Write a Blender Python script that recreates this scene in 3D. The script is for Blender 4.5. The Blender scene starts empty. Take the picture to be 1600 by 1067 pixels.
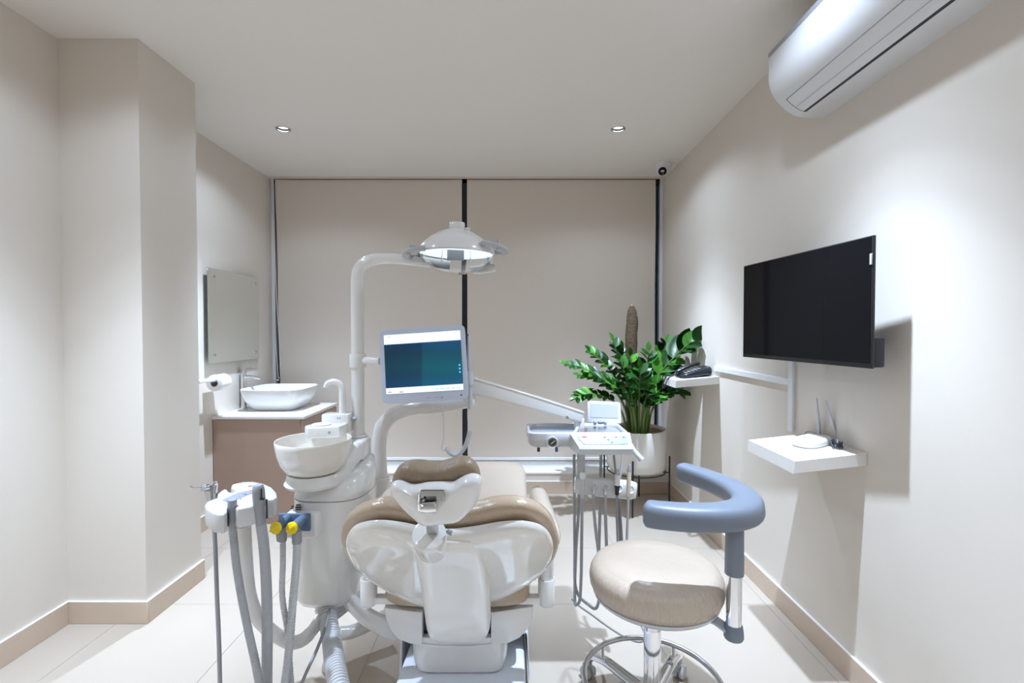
import bpy, bmesh, math, random
from math import pi, sin, cos, radians
from mathutils import Vector, Matrix

random.seed(7)
S = bpy.context.scene
COL = S.collection
V = Vector

# ------------------------------------------------------------------ camera
HC = 1.312                     # eye height
PITCH = radians(1.18)          # looking slightly down
FPX = 755.0                    # focal length in pixels of a 1600 px wide frame
cam_d = bpy.data.cameras.new('camera')
cam_d.sensor_width = 36.0
cam_d.lens = 36.0 * FPX / 1600.0
cam_d.clip_start = 0.05
cam = bpy.data.objects.new('camera', cam_d)
cam.location = (0, 0, HC)
cam.rotation_euler = (pi / 2 - PITCH, 0, 0)
COL.objects.link(cam)
S.camera = cam

# ------------------------------------------------------------------ world: night outside
w = bpy.data.worlds.new('night')
S.world = w
w.use_nodes = True
w.node_tree.nodes['Background'].inputs[0].default_value = (0.004, 0.010, 0.024, 1)
w.node_tree.nodes['Background'].inputs[1].default_value = 1.0

# ------------------------------------------------------------------ view
vs = S.view_settings
vs.view_transform = 'Standard'
vs.look = 'None'
vs.gamma = 1.0
vs.use_curve_mapping = False
vs.exposure = 0.42
S.cycles.max_bounces = 14
S.cycles.diffuse_bounces = 10
S.cycles.glossy_bounces = 6
S.cycles.transmission_bounces = 8
S.cycles.sample_clamp_indirect = 4.0
S.cycles.caustics_reflective = False
S.cycles.caustics_refractive = False

# ------------------------------------------------------------------ downlights of the room
CEIL = 2.6
LIGHTS = ((-1.455, 3.10), (0.675, 3.10), (-1.41, 1.52), (0.765, 1.60), (-1.455, 0.05), (0.72, 0.05))
SPOT_W = 315.0
def beam_profile(ld):
    # photometric curve of the lamp: narrow core with a wide weak skirt (degrees from the axis, relative intensity)
    ld.use_nodes = True
    nt = ld.node_tree
    em = nt.nodes['Emission']
    tc = nt.nodes.new('ShaderNodeTexCoord')
    sp = nt.nodes.new('ShaderNodeSeparateXYZ')
    nt.links.new(tc.outputs['Normal'], sp.inputs[0])
    ab = nt.nodes.new('ShaderNodeMath'); ab.operation = 'ABSOLUTE'
    nt.links.new(sp.outputs['Z'], ab.inputs[0])
    cr = nt.nodes.new('ShaderNodeValToRGB')
    cr.color_ramp.interpolation = 'LINEAR'
    el = cr.color_ramp.elements
    el[0].position = cos(radians(75)); el[0].color = (0, 0, 0, 1)
    el[1].position = 1.0; el[1].color = (1, 1, 1, 1)
    for a, v in BEAM:
        e = el.new(cos(radians(a))); e.color = (v, v, v, 1)
    nt.links.new(ab.outputs[0], cr.inputs[0])
    nt.links.new(cr.outputs[0], em.inputs['Strength'])
BEAM = ((14, 0.97), (21, 0.84), (27, 0.48), (32, 0.20), (37, 0.09), (43, 0.055), (50, 0.045), (60, 0.03), (69, 0.012))
for lx, ly in LIGHTS:
    if True:
        ld = bpy.data.lights.new('downlight_beam', 'SPOT')
        ld.energy = SPOT_W
        ld.color = (0.64, 0.785, 1.0)
        ld.spot_size = radians(150)
        ld.spot_blend = 0.3
        ld.shadow_soft_size = 0.022
        beam_profile(ld)
        lo = bpy.data.objects.new('downlight_beam', ld)
        lo.location = (lx, ly, CEIL - 0.012)
        COL.objects.link(lo)

# ------------------------------------------------------------------ helpers
def ray(px, py):
    u = (px - 800.0) / FPX
    v = (py - 533.5) / FPX
    return V((u, cos(PITCH) - v * sin(PITCH), -sin(PITCH) - v * cos(PITCH)))
def at(px, py, y):
    r = ray(px, py); t = y / r.y
    return V((0, 0, HC)) + r * t
def atz(px, py, z):
    r = ray(px, py); t = (z - HC) / r.z
    return V((0, 0, HC)) + r * t
def atplane(px, py, p0, n):
    r = ray(px, py); o = V((0, 0, HC))
    return o + r * ((p0 - o).dot(n) / r.dot(n))

def origin(o):
    v = V((0, 0, 0))
    while o is not None:
        v = v + o.location
        o = o.parent
    return v

def finish(bm, sharp=38):
    bmesh.ops.remove_doubles(bm, verts=bm.verts, dist=1e-6)
    bmesh.ops.recalc_face_normals(bm, faces=bm.faces)

def obj(name, bm, m, parent=None, sharp=38, label=None, recalc=True):
    if recalc:
        finish(bm)
    off = origin(parent)
    if off.length > 0:
        bmesh.ops.translate(bm, verts=bm.verts, vec=-off)
    me = bpy.data.meshes.new(name)
    bm.to_mesh(me); bm.free()
    for p in me.polygons:
        p.use_smooth = True
    me.set_sharp_from_angle(angle=radians(sharp))
    me.materials.append(m)
    o = bpy.data.objects.new(name, me)
    COL.objects.link(o)
    if parent is not None:
        o.parent = parent
    if label:
        o['label'] = label
    return o

def thing(name, label, cat, loc, group=None):
    o = bpy.data.objects.new(name, None)
    o.empty_display_size = 0.05
    o.location = loc
    o['label'] = label; o['category'] = cat
    if group: o['group'] = group
    COL.objects.link(o)
    return o
def tag(o, label, cat, group=None):
    o['label'] = label; o['category'] = cat
    if group: o['group'] = group
    return o
def struct(name, bm, m, parent=None, sharp=38):
    o = obj(name, bm, m, parent, sharp)
    if parent is None:
        o['kind'] = 'structure'
    return o

def B(): return bmesh.new()

def box(bm, c, s, bev=0.0, seg=2, rot=None):
    r = bmesh.ops.create_cube(bm, size=1.0)
    vs_ = r['verts']
    bmesh.ops.scale(bm, verts=vs_, vec=V(s))
    if bev > 0:
        es = list({e for v in vs_ for e in v.link_edges})
        rr = bmesh.ops.bevel(bm, geom=es, offset=bev, segments=seg, profile=0.5, affect='EDGES', clamp_overlap=True)
        vs_ = list({v for f in rr['faces'] for v in f.verts} | {v for v in vs_ if v.is_valid})
    M = Matrix.Translation(V(c))
    if rot is not None:
        M = M @ rot.to_4x4()
    bmesh.ops.transform(bm, matrix=M, verts=vs_)
    return bm
def box2(bm, a, b, bev=0.0, seg=2):
    a, b = V(a), V(b)
    return box(bm, (a + b) / 2, (abs(b.x - a.x), abs(b.y - a.y), abs(b.z - a.z)), bev, seg)

def ringface(bm, r0, r1):
    n = len(r0)
    for i in range(n):
        j = (i + 1) % n
        try: bm.faces.new((r0[i], r0[j], r1[j], r1[i]))
        except ValueError: pass

def loft(bm, rings, cap=(True, True)):
    vr = [[bm.verts.new(p) for p in r] for r in rings]
    for a, b in zip(vr, vr[1:]):
        ringface(bm, a, b)
    if cap[0]: bm.faces.new(list(reversed(vr[0])))
    if cap[1]: bm.faces.new(vr[-1])
    return bm

def sell(hw, hh, n=4.0, N=28):
    """super-ellipse section, N points"""
    out = []
    for i in range(N):
        t = 2 * pi * (i + 0.5) / N
        c, s = cos(t), sin(t)
        out.append((hw * math.copysign(abs(c) ** (2 / n), c), hh * math.copysign(abs(s) ** (2 / n), s)))
    return out

def spline(pts, k=6, closed=False):
    """Catmull-Rom through points"""
    P = [V(p) for p in pts]
    n = len(P)
    out = []
    rng = n if closed else n - 1
    for i in range(rng):
        if closed:
            p0, p1, p2, p3 = P[(i - 1) % n], P[i], P[(i + 1) % n], P[(i + 2) % n]
        else:
            p1, p2 = P[i], P[i + 1]
            p0 = P[i - 1] if i > 0 else p1 * 2 - p2
            p3 = P[i + 2] if i + 2 < n else p2 * 2 - p1
        for j in range(k):
            t = j / k
            out.append(0.5 * ((2 * p1) + (p2 - p0) * t + (2 * p0 - 5 * p1 + 4 * p2 - p3) * t * t + (3 * p1 - p0 - 3 * p2 + p3) * t ** 3))
    if not closed:
        out.append(P[-1].copy())
    return out

def resample(pts, step):
    out = [pts[0].copy()]
    acc = 0.0
    for a, b in zip(pts, pts[1:]):
        d = (b - a).length
        if d < 1e-9: continue
        pos = step - acc
        while pos <= d:
            out.append(a.lerp(b, pos / d)); pos += step
        acc = (acc + d) % step
    if (out[-1] - pts[-1]).length > step * 0.3:
        out.append(pts[-1].copy())
    return out

def frames(pts, closed=False):
    n = len(pts)
    T = []
    for i in range(n):
        if closed:
            t = pts[(i + 1) % n] - pts[i - 1]
        else:
            t = pts[min(i + 1, n - 1)] - pts[max(i - 1, 0)]
        T.append(t.normalized())
    ref = V((0, 0, 1)) if abs(T[0].z) < 0.9 else V((1, 0, 0))
    N_ = (ref - T[0] * ref.dot(T[0])).normalized()
    out = []
    for t in T:
        N_ = (N_ - t * N_.dot(t))
        if N_.length < 1e-6:
            N_ = t.orthogonal()
        N_.normalize()
        out.append((t, N_.copy(), t.cross(N_)))
    return out

def tube(bm, pts, r, seg=12, k=6, smooth=True, closed=False, cap=True, flat=None):
    P = spline(pts, k, closed) if smooth else [V(p) for p in pts]
    n = len(P)
    fr = frames(P, closed)
    rings = []
    for i, (p, (t, a, b)) in enumerate(zip(P, fr)):
        u = i / max(1, n - 1)
        rr = r(u) if callable(r) else r
        rings.append([p + a * (rr * cos(2 * pi * j / seg)) + b * (rr * sin(2 * pi * j / seg)) for j in range(seg)])
    if closed:
        vr = [[bm.verts.new(q) for q in rg] for rg in rings]
        for i in range(n):
            ringface(bm, vr[i], vr[(i + 1) % n])
    else:
        loft(bm, rings, (cap, cap))
    return bm

def corrugated(bm, pts, r, pitch, depth, seg=14):
    P = spline(pts, 12)
    P = resample(P, pitch / 4.0)
    fr = frames(P)
    rings = []
    for i, (p, (t, a, b)) in enumerate(zip(P, fr)):
        rr = r + (depth if i % 4 in (1, 2) else 0)
        rings.append([p + a * (rr * cos(2 * pi * j / seg)) + b * (rr * sin(2 * pi * j / seg)) for j in range(seg)])
    return loft(bm, rings)

def coil(bm, pts, R, r, turns, seg=6):
    P = resample(spline(pts, 20), 0.004)
    fr = frames(P)
    n = turns * 10
    out = []
    for i in range(n + 1):
        u = i / n * (len(P) - 1)
        k = min(int(u), len(P) - 2); f = u - k
        p = P[k].lerp(P[k + 1], f)
        t, a, b = fr[k]
        an = 2 * pi * turns * i / n
        out.append(p + a * (R * cos(an)) + b * (R * sin(an)))
    return tube(bm, out, r, seg, smooth=False)

def lathe(bm, prof, c, axis=(0, 0, 1), seg=32, cap=(False, False)):
    """prof = list of (radius, height along axis)"""
    ax = V(axis).normalized()
    a = ax.orthogonal().normalized(); b = ax.cross(a)
    c = V(c)
    rings = []
    for (r, h) in prof:
        r = max(r, 1e-4)
        rings.append([c + ax * h + a * (r * cos(2 * pi * j / seg)) + b * (r * sin(2 * pi * j / seg)) for j in range(seg)])
    return loft(bm, rings, cap)

def cyl(bm, p0, p1, r, r1=None, seg=20, bev=0.0):
    p0, p1 = V(p0), V(p1)
    ax = p1 - p0; L = ax.length
    r1 = r if r1 is None else r1
    if bev > 0:
        prof = [(r - bev, 0), (r - bev * 0.3, bev * 0.3), (r, bev), (r1, L - bev), (r1 - bev * 0.3, L - bev * 0.3), (r1 - bev, L)]
    else:
        prof = [(r, 0), (r1, L)]
    return lathe(bm, prof, p0, ax, seg, (True, True))

def prism(bm, outline, vec, bev=0.0, seg=2):
    """outline: list of 3D points (planar); extruded by vec; optional bevel of both rims"""
    vec = V(vec)
    tmp = B()
    a = [tmp.verts.new(V(p)) for p in outline]
    b = [tmp.verts.new(V(p) + vec) for p in outline]
    fa = tmp.faces.new(a); fb = tmp.faces.new(list(reversed(b)))
    n = len(a)
    for i in range(n):
        j = (i + 1) % n
        tmp.faces.new((a[j], a[i], b[i], b[j]))
    tmp.normal_update()
    bmesh.ops.recalc_face_normals(tmp, faces=tmp.faces)
    if bev > 0:
        es = list(fa.edges) + list(fb.edges)
        bmesh.ops.bevel(tmp, geom=es, offset=bev, segments=seg, profile=0.5, affect='EDGES', clamp_overlap=True)
    me = bpy.data.meshes.new('tmp'); tmp.to_mesh(me); tmp.free()
    bm.from_mesh(me); bpy.data.meshes.remove(me)
    return bm

def pillow(bm, outline, n, h_front, h_back, rim=0.0, ctr=None, K=9, pw=2.6):
    """puffy solid over a planar star-shaped outline: swells h_front along n and h_back along -n"""
    n = V(n).normalized()
    P = [V(p) for p in outline]
    c = V(ctr) if ctr is not None else sum(P, V((0, 0, 0))) / len(P)
    def h(s, H):
        return H * max(0.0, 1 - s ** pw) ** (1 / pw)
    rings = []
    for k in range(1, K + 1):                # back centre to edge
        s = sin(pi / 2 * k / K)
        rings.append([c + (p - c) * s - n * (h(s, h_back)) for p in P])
    for k in range(K if rim == 0 else K + 1, 0, -1):
        kk = min(k, K)
        s = sin(pi / 2 * kk / K)
        if rim == 0 and k == K: continue
        rings.append([c + (p - c) * s + n * (h(s, h_front) + rim) for p in P])
    return loft(bm, rings)

def sweep(bm, pts, secs, up=(0, 0, 1), cap=(True, True)):
    """sweep 2D sections (list per point) along pts with fixed up vector: section x = side, y = up"""
    up = V(up)
    n = len(pts)
    rings = []
    for i in range(n):
        t = (pts[min(i + 1, n - 1)] - pts[max(i - 1, 0)]).normalized()
        side = t.cross(up).normalized()
        u2 = side.cross(t).normalized()
        rings.append([pts[i] + side * q[0] + u2 * q[1] for q in secs[i]])
    return loft(bm, rings, cap)

def rr_ends(m, e=4):
    """scale profile (0..1) that rounds both ends of a loft with m interior stations"""
    return [sin(pi / 2 * (i + 0.35) / e) for i in range(e)]

# ------------------------------------------------------------------ materials
def mat(name, col, rough=0.5, metal=0.0, coat=0.0, noise=0.0, nscale=8.0, bump=0.0, bscale=60.0, spec=0.5, coatrough=0.08, stretch=None, trans=0.0, ior=1.45, sheen=0.0):
    m = bpy.data.materials.new(name)
    m.use_nodes = True
    nt = m.node_tree
    b = nt.nodes['Principled BSDF']
    b.inputs['Roughness'].default_value = rough
    b.inputs['Metallic'].default_value = metal
    b.inputs['Coat Weight'].default_value = coat
    b.inputs['Coat Roughness'].default_value = coatrough
    b.inputs['Specular IOR Level'].default_value = spec
    b.inputs['Transmission Weight'].default_value = trans
    b.inputs['IOR'].default_value = ior
    if sheen: b.inputs['Sheen Weight'].default_value = sheen
    tc = nt.nodes.new('ShaderNodeTexCoord')
    mp = nt.nodes.new('ShaderNodeMapping')
    nt.links.new(tc.outputs['Object'], mp.inputs['Vector'])
    if stretch: mp.inputs['Scale'].default_value = stretch
    nz = nt.nodes.new('ShaderNodeTexNoise')
    nz.inputs['Scale'].default_value = nscale
    nz.inputs['Detail'].default_value = 4
    nt.links.new(mp.outputs[0], nz.inputs['Vector'])
    mx = nt.nodes.new('ShaderNodeMix'); mx.data_type = 'RGBA'
    c = V(col)
    k = max(noise, 0.004)
    mx.inputs['A'].default_value = (*(c * (1 - k)), 1)
    mx.inputs['B'].default_value = (*[min(1, q * (1 + k)) for q in c], 1)
    nt.links.new(nz.outputs['Fac'], mx.inputs['Factor'])
    nt.links.new(mx.outputs['Result'], b.inputs['Base Color'])
    if bump > 0:
        n2 = nt.nodes.new('ShaderNodeTexNoise')
        n2.inputs['Scale'].default_value = bscale
        n2.inputs['Detail'].default_value = 5
        nt.links.new(mp.outputs[0], n2.inputs['Vector'])
        bp = nt.nodes.new('ShaderNodeBump')
        bp.inputs['Strength'].default_value = bump
        bp.inputs['Distance'].default_value = 0.01
        nt.links.new(n2.outputs['Fac'], bp.inputs['Height'])
        nt.links.new(bp.outputs[0], b.inputs['Normal'])
        if coat: nt.links.new(bp.outputs[0], b.inputs['Coat Normal'])
    return m
def emit(name, col, strength):
    m = bpy.data.materials.new(name); m.use_nodes = True
    b = m.node_tree.nodes['Principled BSDF']
    b.inputs['Base Color'].default_value = (*[c * 0.2 for c in col], 1)
    b.inputs['Emission Color'].default_value = (*col, 1)
    b.inputs['Emission Strength'].default_value = strength
    b.inputs['Roughness'].default_value = 0.2
    return m

M_wall = mat('wall_paint', (0.66, 0.608, 0.542), 0.75, noise=0.012, nscale=2.0, bump=0.035, bscale=45, spec=0.25)
M_ceil = mat('ceiling_paint', (0.73, 0.69, 0.64), 0.8, noise=0.012, nscale=1.5, bump=0.03, bscale=30, spec=0.2)
M_tile = mat('cream_floor_tile', (0.455, 0.395, 0.33), 0.16, noise=0.02, nscale=3.0, spec=0.45)
M_grout = mat('grout', (0.35, 0.30, 0.25), 0.8)
M_skirt = mat('beige_skirting_tile', (0.56, 0.45, 0.355), 0.35, noise=0.05, nscale=5)
M_skirt_top = mat('white_skirting_edge', (0.85, 0.84, 0.82), 0.4)
M_blind = mat('blind_fabric', (0.62, 0.555, 0.485), 0.7, noise=0.03, nscale=30, bump=0.12, bscale=260, stretch=(1, 1, 6), spec=0.3)
M_alu = mat('white_aluminium', (0.74, 0.745, 0.76), 0.35, noise=0.02)
M_dframe = mat('dark_frame', (0.012, 0.016, 0.022), 0.25)
M_glass = mat('window_glass', (0.55, 0.62, 0.68), 0.03, trans=1.0, ior=1.45)
M_plas = mat('glossy_white_plastic', (0.71, 0.70, 0.68), 0.16, coat=0.7, noise=0.01, spec=0.5)
M_shell = mat('pearl_white_shell', (0.70, 0.68, 0.64), 0.10, coat=1.0, noise=0.012, bump=0.015, bscale=7, coatrough=0.03)
M_matw = mat('matt_white_plastic', (0.76, 0.76, 0.76), 0.42, noise=0.01)
M_coolw = mat('cool_white_plastic', (0.51, 0.525, 0.555), 0.24, coat=0.4, noise=0.01)
M_cer = mat('white_ceramic', (0.70, 0.70, 0.70), 0.08, coat=0.6, noise=0.008)
M_glow = mat('cuspidor_ceramic', (0.74, 0.71, 0.655), 0.12, coat=0.6, noise=0.015)
M_stone = mat('white_worktop', (0.72, 0.70, 0.67), 0.22, noise=0.03, nscale=40)
M_brown = mat('taupe_laminate', (0.36, 0.255, 0.20), 0.38, noise=0.03, nscale=2.5)
M_tan = mat('tan_vinyl_under_film', (0.41, 0.31, 0.215), 0.30, coat=0.55, noise=0.05, nscale=9, bump=0.5, bscale=16, coatrough=0.16, stretch=(1.6, 1.6, 0.7))
M_cream = mat('cream_vinyl', (0.50, 0.42, 0.34), 0.3, coat=0.5, noise=0.03, nscale=6, bump=0.06, bscale=12, coatrough=0.14)
M_tand = mat('brown_headrest_vinyl', (0.27, 0.20, 0.133), 0.42, coat=0.3, noise=0.09, nscale=16, bump=0.25, bscale=45, stretch=(2.5, 1, 1), coatrough=0.25)
M_chrome = mat('chrome', (0.82, 0.82, 0.84), 0.07, metal=1.0)
M_steel = mat('brushed_steel', (0.55, 0.55, 0.56), 0.24, metal=1.0, noise=0.08, nscale=60, stretch=(1, 1, 8))
M_hose = mat('grey_hose', (0.36, 0.37, 0.385), 0.45, noise=0.03)
M_hosed = mat('dark_grey_hose', (0.27, 0.275, 0.285), 0.45, noise=0.03)
M_hosel = mat('light_grey_hose', (0.52, 0.53, 0.54), 0.35, noise=0.03)
M_gplas = mat('mid_grey_plastic', (0.285, 0.295, 0.31), 0.35, noise=0.02)
M_blueg = mat('blue_grey_polyurethane', (0.155, 0.18, 0.222), 0.42, noise=0.02, bump=0.03, bscale=220)
M_portb = mat('blue_port_plastic', (0.105, 0.16, 0.235), 0.4, noise=0.03)
M_yellow = mat('yellow_cap', (0.86, 0.66, 0.01), 0.4, noise=0.01)
M_acw = mat('air_conditioner_white', (0.66, 0.66, 0.67), 0.28, coat=0.3, noise=0.006)
M_monf = mat('monitor_frame_plastic', (0.50, 0.55, 0.66), 0.3, coat=0.2, noise=0.008)
M_cons = mat('console_white', (0.57, 0.57, 0.575), 0.2, coat=0.5, noise=0.008)
M_black = mat('black_plastic', (0.012, 0.012, 0.014), 0.32, noise=0.05)
M_blk2 = mat('black_screen_glass', (0.006, 0.006, 0.007), 0.06, spec=0.12)
M_phone = mat('black_phone_plastic', (0.014, 0.016, 0.022), 0.25, coat=0.3)
M_mirror = mat('mirror_silver', (0.88, 0.915, 0.88), 0.015, metal=1.0)
M_mglass = mat('mirror_edge_glass', (0.20, 0.26, 0.25), 0.1)
M_pot = mat('pot_glaze', (0.68, 0.655, 0.615), 0.16, coat=0.5, noise=0.02)
M_soil = mat('bark_soil', (0.27, 0.17, 0.10), 0.9, noise=0.45, nscale=60, bump=0.9, bscale=90)
M_coir = mat('coir_moss_pole', (0.085, 0.056, 0.030), 0.95, noise=0.6, nscale=55, bump=1.0, bscale=110)
M_stem = mat('plant_stem', (0.10, 0.17, 0.035), 0.4, noise=0.2, nscale=14)
M_paper = mat('tissue_paper', (0.86, 0.86, 0.86), 0.9, noise=0.02, bump=0.1, bscale=90)
M_baset = mat('satin_blue_white_base', (0.68, 0.72, 0.78), 0.2, coat=0.4, noise=0.01)
M_lgrey = mat('handle_grey', (0.40, 0.41, 0.42), 0.4)
M_gpanel = mat('pale_grey_panel', (0.40, 0.42, 0.445), 0.35, noise=0.01)
M_mat = mat('steel_blue_tray_mat', (0.34, 0.38, 0.44), 0.22, noise=0.02, coat=0.3)
M_film = mat('control_label_film', (0.26, 0.28, 0.34), 0.3, noise=0.01)
M_red = mat('red_print', (0.75, 0.06, 0.08), 0.4)
M_ink = mat('dark_print', (0.03, 0.035, 0.05), 0.5)
M_blueink = mat('blue_print', (0.05, 0.11, 0.38), 0.4)
M_beige = mat('beige_handpiece', (0.64, 0.56, 0.47), 0.35)
M_clear = mat('clear_lamp_shield', (0.97, 0.985, 1.0), 0.02, trans=1.0, ior=1.25)
M_lens = emit('downlight_lens', (0.95, 0.97, 1.0), 3.0)
M_lampglow = emit('operating_lamp_reflector', (0.80, 0.92, 1.0), 0.85)
M_bulb = emit('operating_lamp_bulb', (0.85, 0.95, 1.0), 2.5)
M_dchrome = mat('dark_polished_steel', (0.30, 0.29, 0.28), 0.12, metal=1.0)
M_scr_w = emit('screen_white', (0.93, 0.97, 1.0), 0.74)
M_scr_b = emit('screen_icon', (0.35, 0.72, 1.0), 1.0)
M_scr_l = emit('screen_icon_ring', (0.02, 0.22, 0.62), 0.8)

def screen_mat():
    m = bpy.data.materials.new('screen_picture'); m.use_nodes = True
    nt = m.node_tree; b = nt.nodes['Principled BSDF']
    tc = nt.nodes.new('ShaderNodeTexCoord'); sp = nt.nodes.new('ShaderNodeSeparateXYZ')
    nt.links.new(tc.outputs['Generated'], sp.inputs[0])
    rp = nt.nodes.new('ShaderNodeValToRGB')
    e = rp.color_ramp.elements
    e[0].position = 0.0; e[0].color = (0.0, 0.105, 0.25, 1)
    e[1].position = 1.0; e[1].color = (0.0, 0.07, 0.20, 1)
    for p, c in ((0.28, (0.0, 0.085, 0.155, 1)), (0.45, (0.0, 0.10, 0.145, 1)), (0.75, (0.0, 0.065, 0.125, 1))):
        q = e.new(p); q.color = c
    nt.links.new(sp.outputs['Z'], rp.inputs[0])
    rx = nt.nodes.new('ShaderNodeValToRGB')
    f = rx.color_ramp.elements
    f[0].position = 0.0; f[0].color = (0.45, 0.5, 0.6, 1)
    f[1].position = 1.0; f[1].color = (1.25, 1.25, 1.2, 1)
    q = f.new(0.47); q.color = (0.62, 0.65, 0.75, 1)
    q = f.new(0.50); q.color = (1.15, 1.15, 1.1, 1)
    nt.links.new(sp.outputs['X'], rx.inputs[0])
    mx = nt.nodes.new('ShaderNodeMix'); mx.data_type = 'RGBA'; mx.blend_type = 'MULTIPLY'
    mx.inputs['Factor'].default_value = 1.0
    nt.links.new(rp.outputs[0], mx.inputs['A']); nt.links.new(rx.outputs[0], mx.inputs['B'])
    nt.links.new(mx.outputs['Result'], b.inputs['Emission Color'])
    b.inputs['Emission Strength'].default_value = 0.62
    b.inputs['Base Color'].default_value = (0.004, 0.006, 0.008, 1)
    b.inputs['Roughness'].default_value = 0.12
    return m
M_screen = screen_mat()

def leaf_mat():
    m = bpy.data.materials.new('leaf_green'); m.use_nodes = True
    nt = m.node_tree; b = nt.nodes['Principled BSDF']
    oi = nt.nodes.new('ShaderNodeObjectInfo')
    rp = nt.nodes.new('ShaderNodeValToRGB')
    e = rp.color_ramp.elements
    e[0].position = 0.0; e[0].color = (0.018, 0.085, 0.016, 1)
    e[1].position = 1.0; e[1].color = (0.13, 0.42, 0.045, 1)
    q = e.new(0.5); q.color = (0.04, 0.19, 0.024, 1)
    nt.links.new(oi.outputs['Random'], rp.inputs[0])
    tc = nt.nodes.new('ShaderNodeTexCoord'); nz = nt.nodes.new('ShaderNodeTexNoise')
    nz.inputs['Scale'].default_value = 6
    nt.links.new(tc.outputs['Object'], nz.inputs['Vector'])
    mx = nt.nodes.new('ShaderNodeMix'); mx.data_type = 'RGBA'; mx.blend_type = 'MULTIPLY'
    mx.inputs['Factor'].default_value = 0.35
    nt.links.new(rp.outputs[0], mx.inputs['A']); nt.links.new(nz.outputs['Color'], mx.inputs['B'])
    nt.links.new(mx.outputs['Result'], b.inputs['Base Color'])
    b.inputs['Roughness'].default_value = 0.34
    b.inputs['Coat Weight'].default_value = 0.08
    b.inputs['Subsurface Weight'].default_value = 0.0
    return m
M_leaf = leaf_mat()
# ================================================================== the room
XL, XF, XC, XR = -2.0, -2.035, -1.646, 1.275      # left wall, left wall past the column, column face, right wall
YC0, YC1, YB, YW, Y0 = 2.152, 2.535, 3.895, 4.30, -1.3
T = 0.12

# floor slab with tiles of its own
bm = B(); box2(bm, (XF - T, Y0 - T, -0.13), (XR + T, YW, -0.002))
floor = struct('floor', bm, M_grout)
TS, G = 0.6, 0.0007
ix0 = math.floor((XF + 0.58) / TS)
for ix in range(ix0, 5):
    for iy in range(-7, 4):
        xa, xb = -0.578 + ix * TS, -0.578 + (ix + 1) * TS
        ya, yb = 2.30 + iy * TS, 2.30 + (iy + 1) * TS
        xa, xb = max(xa, XF), min(xb, XR); ya, yb = max(ya, Y0), min(yb, YB)
        if xb - xa < 0.02 or yb - ya < 0.02: continue
        bm = B(); box2(bm, (xa + G, ya + G, -0.002), (xb - G, yb - G, 0.0), 0.0005, 1)
        obj('tile', bm, M_tile, floor)

# walls
bm = B(); box2(bm, (XF - T, Y0 - T, -0.13), (XL, YC0, CEIL + 0.12))
struct('wall_left', bm, M_wall)
bm = B(); box2(bm, (XF - T, YC0, -0.13), (XC, YC1, CEIL + 0.12))
struct('wall_left_column', bm, M_wall)
bm = B(); box2(bm, (XF - T, YC1, -0.13), (XF, YW, CEIL + 0.12))
struct('wall_left_far', bm, M_wall)
bm = B(); box2(bm, (XR, Y0 - T, -0.13), (XR + T, YW, CEIL + 0.12))
struct('wall_right', bm, M_wall)
bm = B(); box2(bm, (XF - T, Y0 - T, -0.13), (XR + T, Y0, CEIL + 0.12))
struct('wall_rear', bm, M_wall)
bm = B(); box2(bm, (XF, YB, -0.13), (XR, YW, 0.158))
struct('wall_back', bm, M_wall)

# ceiling with round holes for the downlights
bm = B()
def loop(pts):
    v = [bm.verts.new(p) for p in pts]
    return [bm.edges.new((v[i], v[(i + 1) % len(v)])) for i in range(len(v))]
es = loop([(XF - T, Y0 - T, CEIL), (XR + T, Y0 - T, CEIL), (XR + T, YW, CEIL), (XF - T, YW, CEIL)])
RH = 0.040
for lx, ly in LIGHTS:
    if True:
        es += loop([(lx + RH * cos(2 * pi * j / 24), ly + RH * sin(2 * pi * j / 24), CEIL) for j in range(24)])
bmesh.ops.triangle_fill(bm, use_beauty=True, use_dissolve=False, edges=es)
box2(bm, (XF - T, Y0 - T, CEIL + 0.10), (XR + T, YW, CEIL + 0.2))
struct('ceiling', bm, M_ceil)

# baseboards: beige tile strips with a white top edge
BH, BT = 0.098, 0.012
def skirt(name, a, b, nrm):
    a, b, n_ = V(a), V(b), V(nrm)
    bm = B()
    lo = V((min(a.x, b.x), min(a.y, b.y), 0)); hi = V((max(a.x, b.x), max(a.y, b.y), BH))
    if n_.x > 0: hi.x += BT
    if n_.x < 0: lo.x -= BT
    if n_.y < 0: lo.y -= BT
    if n_.y > 0: hi.y += BT
    box2(bm, lo, hi, 0.0015, 1)
    o = struct(name, bm, M_skirt)
    bm = B(); box2(bm, (lo.x, lo.y, BH), (hi.x, hi.y, BH + 0.004), 0.001, 1)
    obj('white_edge', bm, M_skirt_top, o)
    return o
skirt('baseboard_left', (XL, Y0, 0), (XL, YC0, 0), (1, 0, 0))
skirt('baseboard_column_front', (XL + BT, YC0, 0), (XC + BT, YC0, 0), (0, -1, 0))
skirt('baseboard_column_side', (XC, YC0, 0), (XC, YC1 + BT, 0), (1, 0, 0))
skirt('baseboard_left_far', (XF, YC1 + 0.001, 0), (XF, 3.262, 0), (1, 0, 0))
skirt('baseboard_right', (XR, Y0, 0), (XR, YB - BT, 0), (-1, 0, 0))
skirt('baseboard_back', (-1.40, YB, 0), (XR, YB, 0), (0, -1, 0))

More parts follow.
